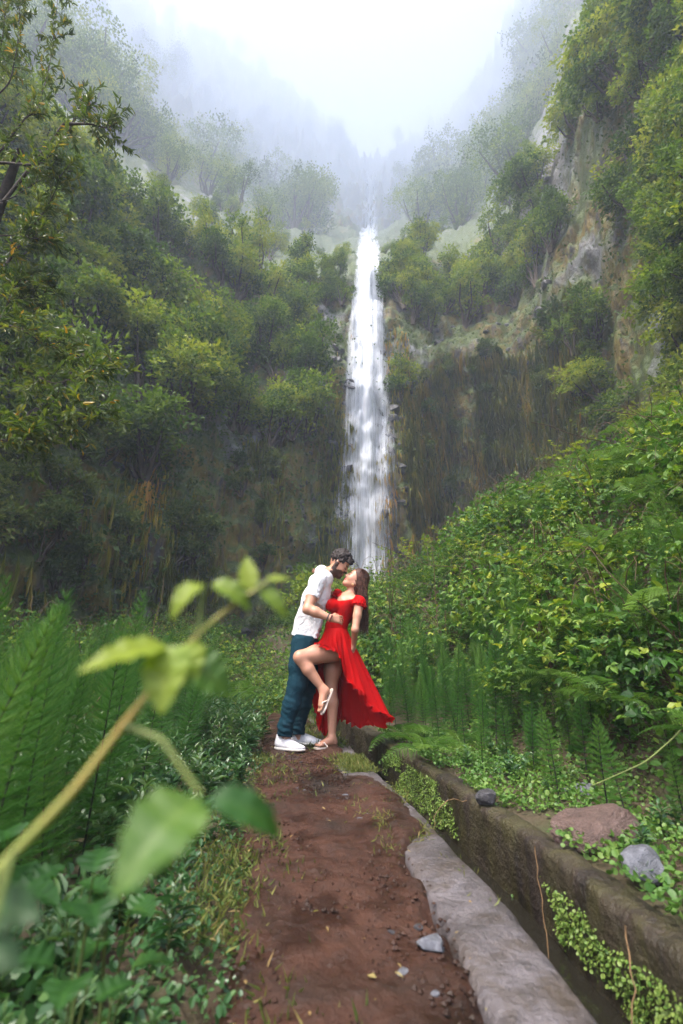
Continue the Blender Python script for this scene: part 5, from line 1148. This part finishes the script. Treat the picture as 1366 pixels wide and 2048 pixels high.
def front_stem():
    pts = np.array([at(x, y, Y * .6) for x, y, Y in [(-160, 1900, .50), (0, 1735, .52), (150, 1580, .55), (215, 1490, .57), (330, 1345, .60), (400, 1262, .62), (480, 1200, .64), (540, 1160, .66)]])
    base = np.array([pts[0][0] - .12, pts[0][1] + .05, 0.0]); 
    root = empty('arching_plant', tuple(base), 'orange-stemmed plant with large soft leaves arching in front of the horsetails', 'plant')
    inv = base; full = np.concatenate([[base], [base + [.02, 0, .17]], pts]); q = np.linspace(0, 1, len(full)); qq = np.linspace(0, 1, 40); P = np.stack([np.interp(qq, q, full[:, i]) for i in range(3)], -1)
    for _ in range(3): P[1:-1] = (P[:-2] + 2 * P[1:-1] + P[2:]) / 4
    mb = MB(); mb.tube(P - inv, np.interp(qq, [0, .6, 1], [.0033, .0026, .0014]), 8, a=.5)
    t = NT('orange_stem'); n = t.noise(t.co(), 14, 4); b = t.n('BsdfPrincipled', {'Base Color': t.ramp(n, [(.38, (.16, .20, .03)), (.62, (.25, .15, .022))]), 'Roughness': .5}); obj('stem', mb.me('stem', t.surf(b)), root)
    sp = lambda x, y, Y: at(x, y, Y * .6)
    # (base px, tip px, depth base, depth tip, length-scale width, tone, curl)
    LV = [((405, 1165), (345, 1265), .63, .60, .22, .85, 1.3), ((420, 1165), (492, 1262), .63, .62, .22, .75, 1.3), ((500, 1185), (488, 1085), .65, .66, .24, .95, .3), ((530, 1160), (600, 1160), .66, .67, .22, .9, .3), ((520, 1175), (572, 1260), .66, .65, .22, .7, .9),
          ((340, 1290), (172, 1352), .60, .52, .20, .95, .5), ((345, 1285), (318, 1420), .60, .56, .32, .85, .5), ((365, 1320), (440, 1400), .60, .60, .40, .45, .8), ((350, 1290), (372, 1370), .60, .58, .5, .9, .6),
          ((400, 1590), (255, 1800), .50, .43, .34, .5, .8), ((405, 1592), (330, 1760), .50, .45, .24, .22, .9), ((410, 1592), (525, 1755), .50, .50, .17, .3, 1.4),
          ((-20, 1810), (62, 1860), .50, .48, .3, .10, .5), ((-30, 1890), (30, 1950), .48, .47, .32, .06, .4)]
    for i, (b, e, Yb, Ye, w, v, curl) in enumerate(LV):
        if i < 5: e = (b[0] + (e[0] - b[0]) * .75, b[1] + (e[1] - b[1]) * .75)
        p0, p1 = sp(*b, Yb), sp(*e, Ye); L = np.linalg.norm(p1 - p0) * (1 + .1 * curl); o = obj('leaf', big_leaf('leaf', L, L * w, curl, M_FRONT, 700 + i, v, .12), root)
        d = unit(p1 - p0); d0 = unit(d + np.array([0, 0, 1]) * curl * .45); o.parent = None; aim(o, p0, d0, (0, -.7, .7)); M = o.matrix_world.copy(); o.parent = root; o.matrix_basis = Matrix.Translation(-Vector(base)) @ M
    # leaf stalks
    for a, b, Ya, Yb in [((300, 1385), (345, 1288), .59, .60), ((395, 1265), (412, 1162), .62, .63), ((250, 1450), (402, 1590), .57, .50), ((30, 1705), (-10, 1830), .525, .46), ((20, 1720), (-25, 1890), .525, .44)]:
        mb = MB(); A, B = sp(*a, Ya), sp(*b, Yb); m = (A + B) / 2 + [0, 0, .01]; mb.tube(np.array([A, m, B]) - inv, [.0022, .0018, .0014], 6)
        obj('leaf_stalk', mb.me('leaf_stalk', GREENSTEM), root)
front_stem()

def low_leaves():                                            # broad weeds close to the lens at the lower left
    r = np.random.default_rng(83)
    for i, (px, py, Y, n, L, v, lab) in enumerate([(110, 1840, .62, 5, .055, .5, 'small plant with pale round leaves beside the front of the path'), (280, 1990, .58, 6, .05, .22, 'small blue-green leafy plant at the path edge below the arching plant'),
            (60, 1985, .60, 7, .07, .05, 'dark broad-leaved weed in the shade at the front of the path'), (180, 1760, .85, 7, .075, .1, 'broad-leaved weed under the orange stem'), (30, 1640, .9, 7, .09, .05, 'dark weed under the big horsetails'), (250, 1700, 1.0, 6, .07, .2, 'leafy weed between the orange stem and the path')]):
        p = at(px, py, Y); base = np.array([p[0], p[1], gz(p[0], p[1])]); o = empty('broad_weed', tuple(base), lab, 'weed'); h = max(.03, p[2] - base[2]); mb = MB()
        for k in range(n):
            a = k * 2.4 + r.uniform(-.4, .4); t = np.array([math.cos(a) * .03, math.sin(a) * .03, h * r.uniform(.5, 1.0)]); mb.tube([np.zeros(3), t * [.4, .4, .6], t], [.002, .0018, .0012], 5)
            l = obj('leaf', big_leaf('leaf', L * r.uniform(.7, 1.15), L * r.uniform(.32, .48), r.uniform(.3, .9), M_FRONT, 760 + i * 10 + k, v + r.uniform(-.05, .1), .1), None); aim(l, t, (math.cos(a), math.sin(a), r.uniform(.1, .5))); M = l.matrix_world.copy(); l.parent = o; l.matrix_basis = M
        obj('stems', mb.me('stems', GREENSTEM), o)
    p = at(283, 2010, .60); o = obj('fallen_leaf', big_leaf('fallen_leaf', .05, .017, .3, plain('dead_leaf', (.16, .10, .05), .7, .3, .6, 60), 799, .5), None, 'single faded brown leaf lying at the path edge', 'leaf'); o.location = (p[0], p[1], gz(p[0], p[1]) + .03); o.rotation_euler = (.3, -.5, 1.8)
low_leaves()

def canes():
    r = np.random.default_rng(87)
    def cane(px, depth, rad, lab, group=None, leafy=1.0, lsize=.07, mat=CANE, base=None, tone=.75):
        P = np.array([at(x, y, Y) for (x, y), Y in zip(px, depth)]); b = base if base is not None else np.array([P[0][0], P[0][1], gz(P[0][0], P[0][1])])
        root = empty('bramble_cane', tuple(b), lab, 'bramble', group); q = np.linspace(0, 1, len(P)); qq = np.linspace(0, 1, 30); C_ = np.stack([np.interp(qq, q, P[:, i]) for i in range(3)], -1)
        for _ in range(3): C_[1:-1] = (C_[:-2] + 2 * C_[1:-1] + C_[2:]) / 4
        mb = MB(); mb.tube(np.concatenate([[b], C_]) - b, np.concatenate([[rad], np.interp(qq, [0, 1], [rad, rad * .45])]), 6); obj('cane', mb.me('cane', mat), root)
        lb = MB(); n = int(16 * leafy)
        for k in range(n):
            f = .25 + .75 * k / max(1, n - 1); i = min(28, int(f * 29)); p = C_[i]; t = unit(C_[i + 1] - C_[i]); sd = unit(np.cross(t, [0, 0, 1.])) * (1 if k % 2 else -1); d0 = unit(sd * .7 + t * .6 + [0, 0, .25 * r.normal()])[None]; tip = p + d0[0] * lsize * .5; L = lsize * r.uniform(.7, 1.15) * (1 - .45 * (f - .25))
            for ang, s_ in ((0, 1), (1.0, .8), (-1.0, .8)):
                dd = np.array(Matrix.Rotation(ang, 3, 'Z')) @ d0[0]; leaves(lb, tip[None], dd[None] + r.normal(size=(1, 3)) * .15, np.array([[0, -.2, 1.]]) + r.normal(size=(1, 3)) * .3, np.array([L * s_]), L * s_ * .62, np.clip(tone + r.normal(0, .15), 0, 1), 'leaf')
            lb.tube([p, tip], [.0015, .001], 4, .6)
        obj('leaves', lb.me('cane_leaves', M_BRAM, smoothf=False), root)
    cane([(1420, 930), (1366, 916), (1250, 892), (1150, 872), (1095, 850), (1062, 845)], [4.6, 4.5, 4.4, 4.3, 4.2, 4.2], .007, 'long bramble cane reaching out level from the bank against the hanging grass', leafy=1.2)
    cane([(1450, 860), (1366, 838), (1280, 832), (1200, 818), (1180, 825)], [4.4, 4.3, 4.2, 4.2, 4.1], .006, 'upper bramble cane with yellow-green leaves, above the long level cane', leafy=1.2, tone=.9)
    cane([(1330, 1010), (1310, 960), (1285, 870), (1240, 800)], [4.4, 4.4, 4.4, 4.4], .005, 'thin bramble shoot rising steeply from the top of the bank', leafy=.8)
    cane([(1400, 1330), (1366, 1290), (1290, 1215), (1220, 1150), (1175, 1090)], [2.7, 2.7, 2.75, 2.8, 2.9], .005, 'bramble shoot with a brown stem leaning out over the ferns', leafy=.7, lsize=.08, tone=.8)
    cane([(1215, 1110), (1195, 1060), (1170, 980), (1150, 930)], [4.6, 4.6, 4.6, 4.6], .005, 'upright reddish bramble shoot in the middle of the bank', leafy=.8, tone=.9)
    cane([(980, 1135), (930, 1135), (850, 1130), (800, 1108), (745, 1085)], [6.5, 6.4, 6.3, 6.2, 6.1], .006, 'bramble cane arching towards the waterfall foot behind the woman', leafy=1.0, lsize=.09, tone=.7)
    cane([(870, 1180), (868, 1130), (862, 1080), (858, 1040)], [6.0, 6.0, 6.0, 6.0], .005, 'straight thin shoot in front of the boulders by the waterfall foot', leafy=.7, lsize=.07, tone=.95)
    cane([(1420, 1395), (1348, 1475), (1290, 1525), (1183, 1572)], [2.3, 2.25, 2.2, 2.15], .005, 'pale green bare stem bending down over the stones', leafy=.35, lsize=.06, mat=GREENSTEM, tone=.6)
    cane([(300, 1290), (310, 1240), (325, 1190), (328, 1150)], [3.6, 3.6, 3.6, 3.6], .004, 'red-stemmed yellow shoot rising above the horsetails', leafy=.7, lsize=.06, tone=1.0)
    cane([(120, 1480), (190, 1410), (230, 1350), (250, 1320)], [2.4, 2.45, 2.5, 2.5], .0035, 'thin brown leaning shoot among the big horsetails', leafy=.4, lsize=.05, tone=.9)
canes()
def wall_roots():
    r = np.random.default_rng(89); t = plain('dry_stalk', (.13, .08, .04), .8, .2, .4, 30)
    for lab, pts in [('dry brown stalk hanging down the inner face of the channel wall', [(.775, 2.15, .04), (.765, 2.12, -.06), (.755, 2.08, -.2), (.70, 1.95, -.34)]), ('thin dry stem bent across the channel to the kerb', [(.66, 2.75, .045), (.55, 2.68, .07), (.46, 2.58, .03), (.43, 2.5, -.06)]), ('pale dry grass stalk leaning from the water on the channel wall', [(.82, 1.62, .02), (.78, 1.55, -.1), (.70, 1.5, -.22), (.62, 1.42, -.36)])]:
        mb = MB(); P = np.array(pts); q = np.linspace(0, 1, len(P)); qq = np.linspace(0, 1, 14); P = np.stack([np.interp(qq, q, P[:, i]) for i in range(3)], -1); P[:, 0] = np.minimum(P[:, 0], xr(P[:, 1]) + CH_IN + .02); P[1:-1] += r.normal(size=(12, 3)) * .004; mb.tube(P, np.interp(qq, [0, 1], [.0026, .0012]), 6); obj('dry_stalk', mb.me('dry_stalk', t), None, lab, 'stalk')
wall_roots()

def left_tree():
    r = np.random.default_rng(91); base = np.array([-4.6, 4.3, gz(-4.6, 4.3) - .1]); root = empty('overhanging_tree', tuple(base), 'tree with narrow yellow-green leaves leaning in from the left over the hollow', 'tree')
    tb = MB(); lb = MB(); top = base + [.5, -.2, 6.5]; tr = np.array([base, base + [.08, 0, 1.5], base + [.2, -.1, 3.2], base + [.3, -.1, 4.8], top]); tb.tube(tr - base, [.16, .13, .11, .08, .04], 9)
    obj('trunk', tb.me('trunk', BARK), root)
    limbs = [([(-190, 480), (-60, 360), (0, 305), (50, 236), (75, 222), (100, 130), (112, 40), (118, -40)], 3.9), ([(-120, 340), (0, 325), (70, 331), (95, 318), (130, 275), (160, 215), (168, 160)], 3.7), ([(130, 248), (180, 248), (215, 257), (245, 240)], 3.65),
             ([(-150, 620), (0, 545), (30, 505), (55, 465), (85, 430), (110, 385), (120, 350)], 3.8), ([(-110, 700), (0, 640), (25, 585), (45, 550)], 3.7), ([(-140, 800), (0, 836), (60, 848), (130, 842), (190, 830)], 3.4), ([(-140, 760), (0, 720), (60, 745), (110, 770), (200, 735), (225, 715)], 3.5), ([(-80, 250), (20, 170), (35, 90), (40, 20), (45, -60)], 3.9), ([(-60, 180), (0, 110), (10, 40), (5, -40)], 4.1),
             ([(-100, 480), (20, 470), (70, 478), (120, 470)], 3.8), ([(-100, 660), (30, 650), (90, 690), (150, 700)], 3.6), ([(-130, 560), (0, 590), (60, 600), (110, 575)], 3.9), ([(-120, 420), (20, 400), (80, 360), (150, 340)], 3.9), ([(-100, 900), (-20, 880), (60, 880), (75, 860)], 3.4)]
    for li, (px, Y) in enumerate(limbs):
        P = np.array([at(x, y, Y + .12 * math.sin(i * 1.3 + li)) for i, (x, y) in enumerate(px)]); zr = np.clip(P[0][2] - .5, 1.2, 6); j = np.array([np.interp(zr, tr[:, 2], tr[:, k]) for k in range(3)])
        q = np.linspace(0, 1, len(P)); qq = np.linspace(0, 1, 8 * len(P)); Cc = np.stack([np.interp(qq, q, P[:, k]) for k in range(3)], -1)
        for _ in range(4): Cc[1:-1] = (Cc[:-2] + 2 * Cc[1:-1] + Cc[2:]) / 4
        mb = MB(); full = np.concatenate([[j], Cc]) - base; mb.tube(full, np.interp(np.linspace(0, 1, len(full)), [0, .4, 1], [.022, .009, .003] if li < 4 else [.014, .006, .002]), 6)
        ntw = int(len(Cc) * .85); st = len(Cc) // 4
        for k in range(ntw):                                  # twigs, each with alternate narrow leaves
            i = st + r.integers(len(Cc) - st - 1); p = Cc[i]; t = unit(Cc[i + 1] - Cc[i]); d = unit(t * .7 + rdir(r, 1)[0] * .8 + [0, 0, .12]); Lt = r.uniform(.12, .36); qq2 = np.linspace(0, 1, 6)[:, None]
            tw = p + d * qq2 * Lt + np.array([0, 0, -.12]) * qq2 ** 2 * Lt; mb.tube(tw - base, np.interp(qq2[:, 0], [0, 1], [.0032, .0012]), 4)
            n = int(Lt / .016); f = r.uniform(.15, 1, n); pos = p + d * (f * Lt)[:, None] + np.array([0, 0, -.12]) * (f ** 2 * Lt)[:, None]; dd = unit(d * .75 + r.normal(size=(n, 3)) * .55 + [0, 0, -.1]); a = np.clip(.42 + r.normal(0, .12) + r.normal(0, .14, n), 0, .84); a = np.where(r.random(n) < .035, r.uniform(.9, 1, n), a); L = r.uniform(.06, .11, n)
            leaves(lb, pos - base, dd, rdir(r, n, 1.0), L, L * .27, a, 'lance')
        obj('limb', mb.me('limb', BARK), root)
    n = 2600; c = at(-40, 660, 4.1); 
    ctr = np.array([at(x, y, Y) for x, y, Y in [(-60, 120, 4.5), (-40, 330, 4.5), (-60, 520, 4.4), (-20, 640, 4.3), (60, 730, 4.3), (120, 770, 3.9), (-30, 790, 4.0), (-140, 430, 4.3), (-130, 700, 4.0), (40, 560, 4.6)]]); k = r.integers(len(ctr), size=n // 9)
    for j in k:
        p = ctr[j] + r.normal(size=3) * [.28, .25, .25]; d = rdir(r, 1, -.1)[0]; m = 9; pos = p + d * (r.uniform(0, .2, m))[:, None]; L = r.uniform(.05, .09, m); leaves(lb, pos - base, unit(d * .6 + r.normal(size=(m, 3)) * .6), rdir(r, m, 1.0), L, L * .3, np.clip(.42 + r.normal(0, .12) + r.normal(0, .14, m), 0, .84), 'lance')
    obj('crown', lb.me('crown', M_TREE, smoothf=False), root)
left_tree()

# ------------------------------------------------------------------ the misty air
def haze():
    x0, x1, y0, y1, z0, z1 = -860, 860, -60, 1000, -1.9, 1300
    V = np.array([(x, y, z) for x in (x0, x1) for y in (y0, y1) for z in (z0, z1)], float)
    F = [(0, 1, 3, 2), (4, 6, 7, 5), (0, 4, 5, 1), (2, 3, 7, 6), (0, 2, 6, 4), (1, 5, 7, 3)]
    m = bpy.data.materials.new('mist'); m.use_nodes = True; nt = m.node_tree; nt.nodes.clear()
    o = nt.nodes.new('ShaderNodeOutputMaterial'); v = nt.nodes.new('ShaderNodeVolumePrincipled')
    v.inputs['Color'].default_value = (.75, .835, 1.0, 1); v.inputs['Density'].default_value = .0023; v.inputs['Anisotropy'].default_value = .1
    nt.links.new(v.outputs[0], o.inputs['Volume'])
    obj('haze', mesh('haze', V, F, m, smoothf=False), kind='stuff')
haze()
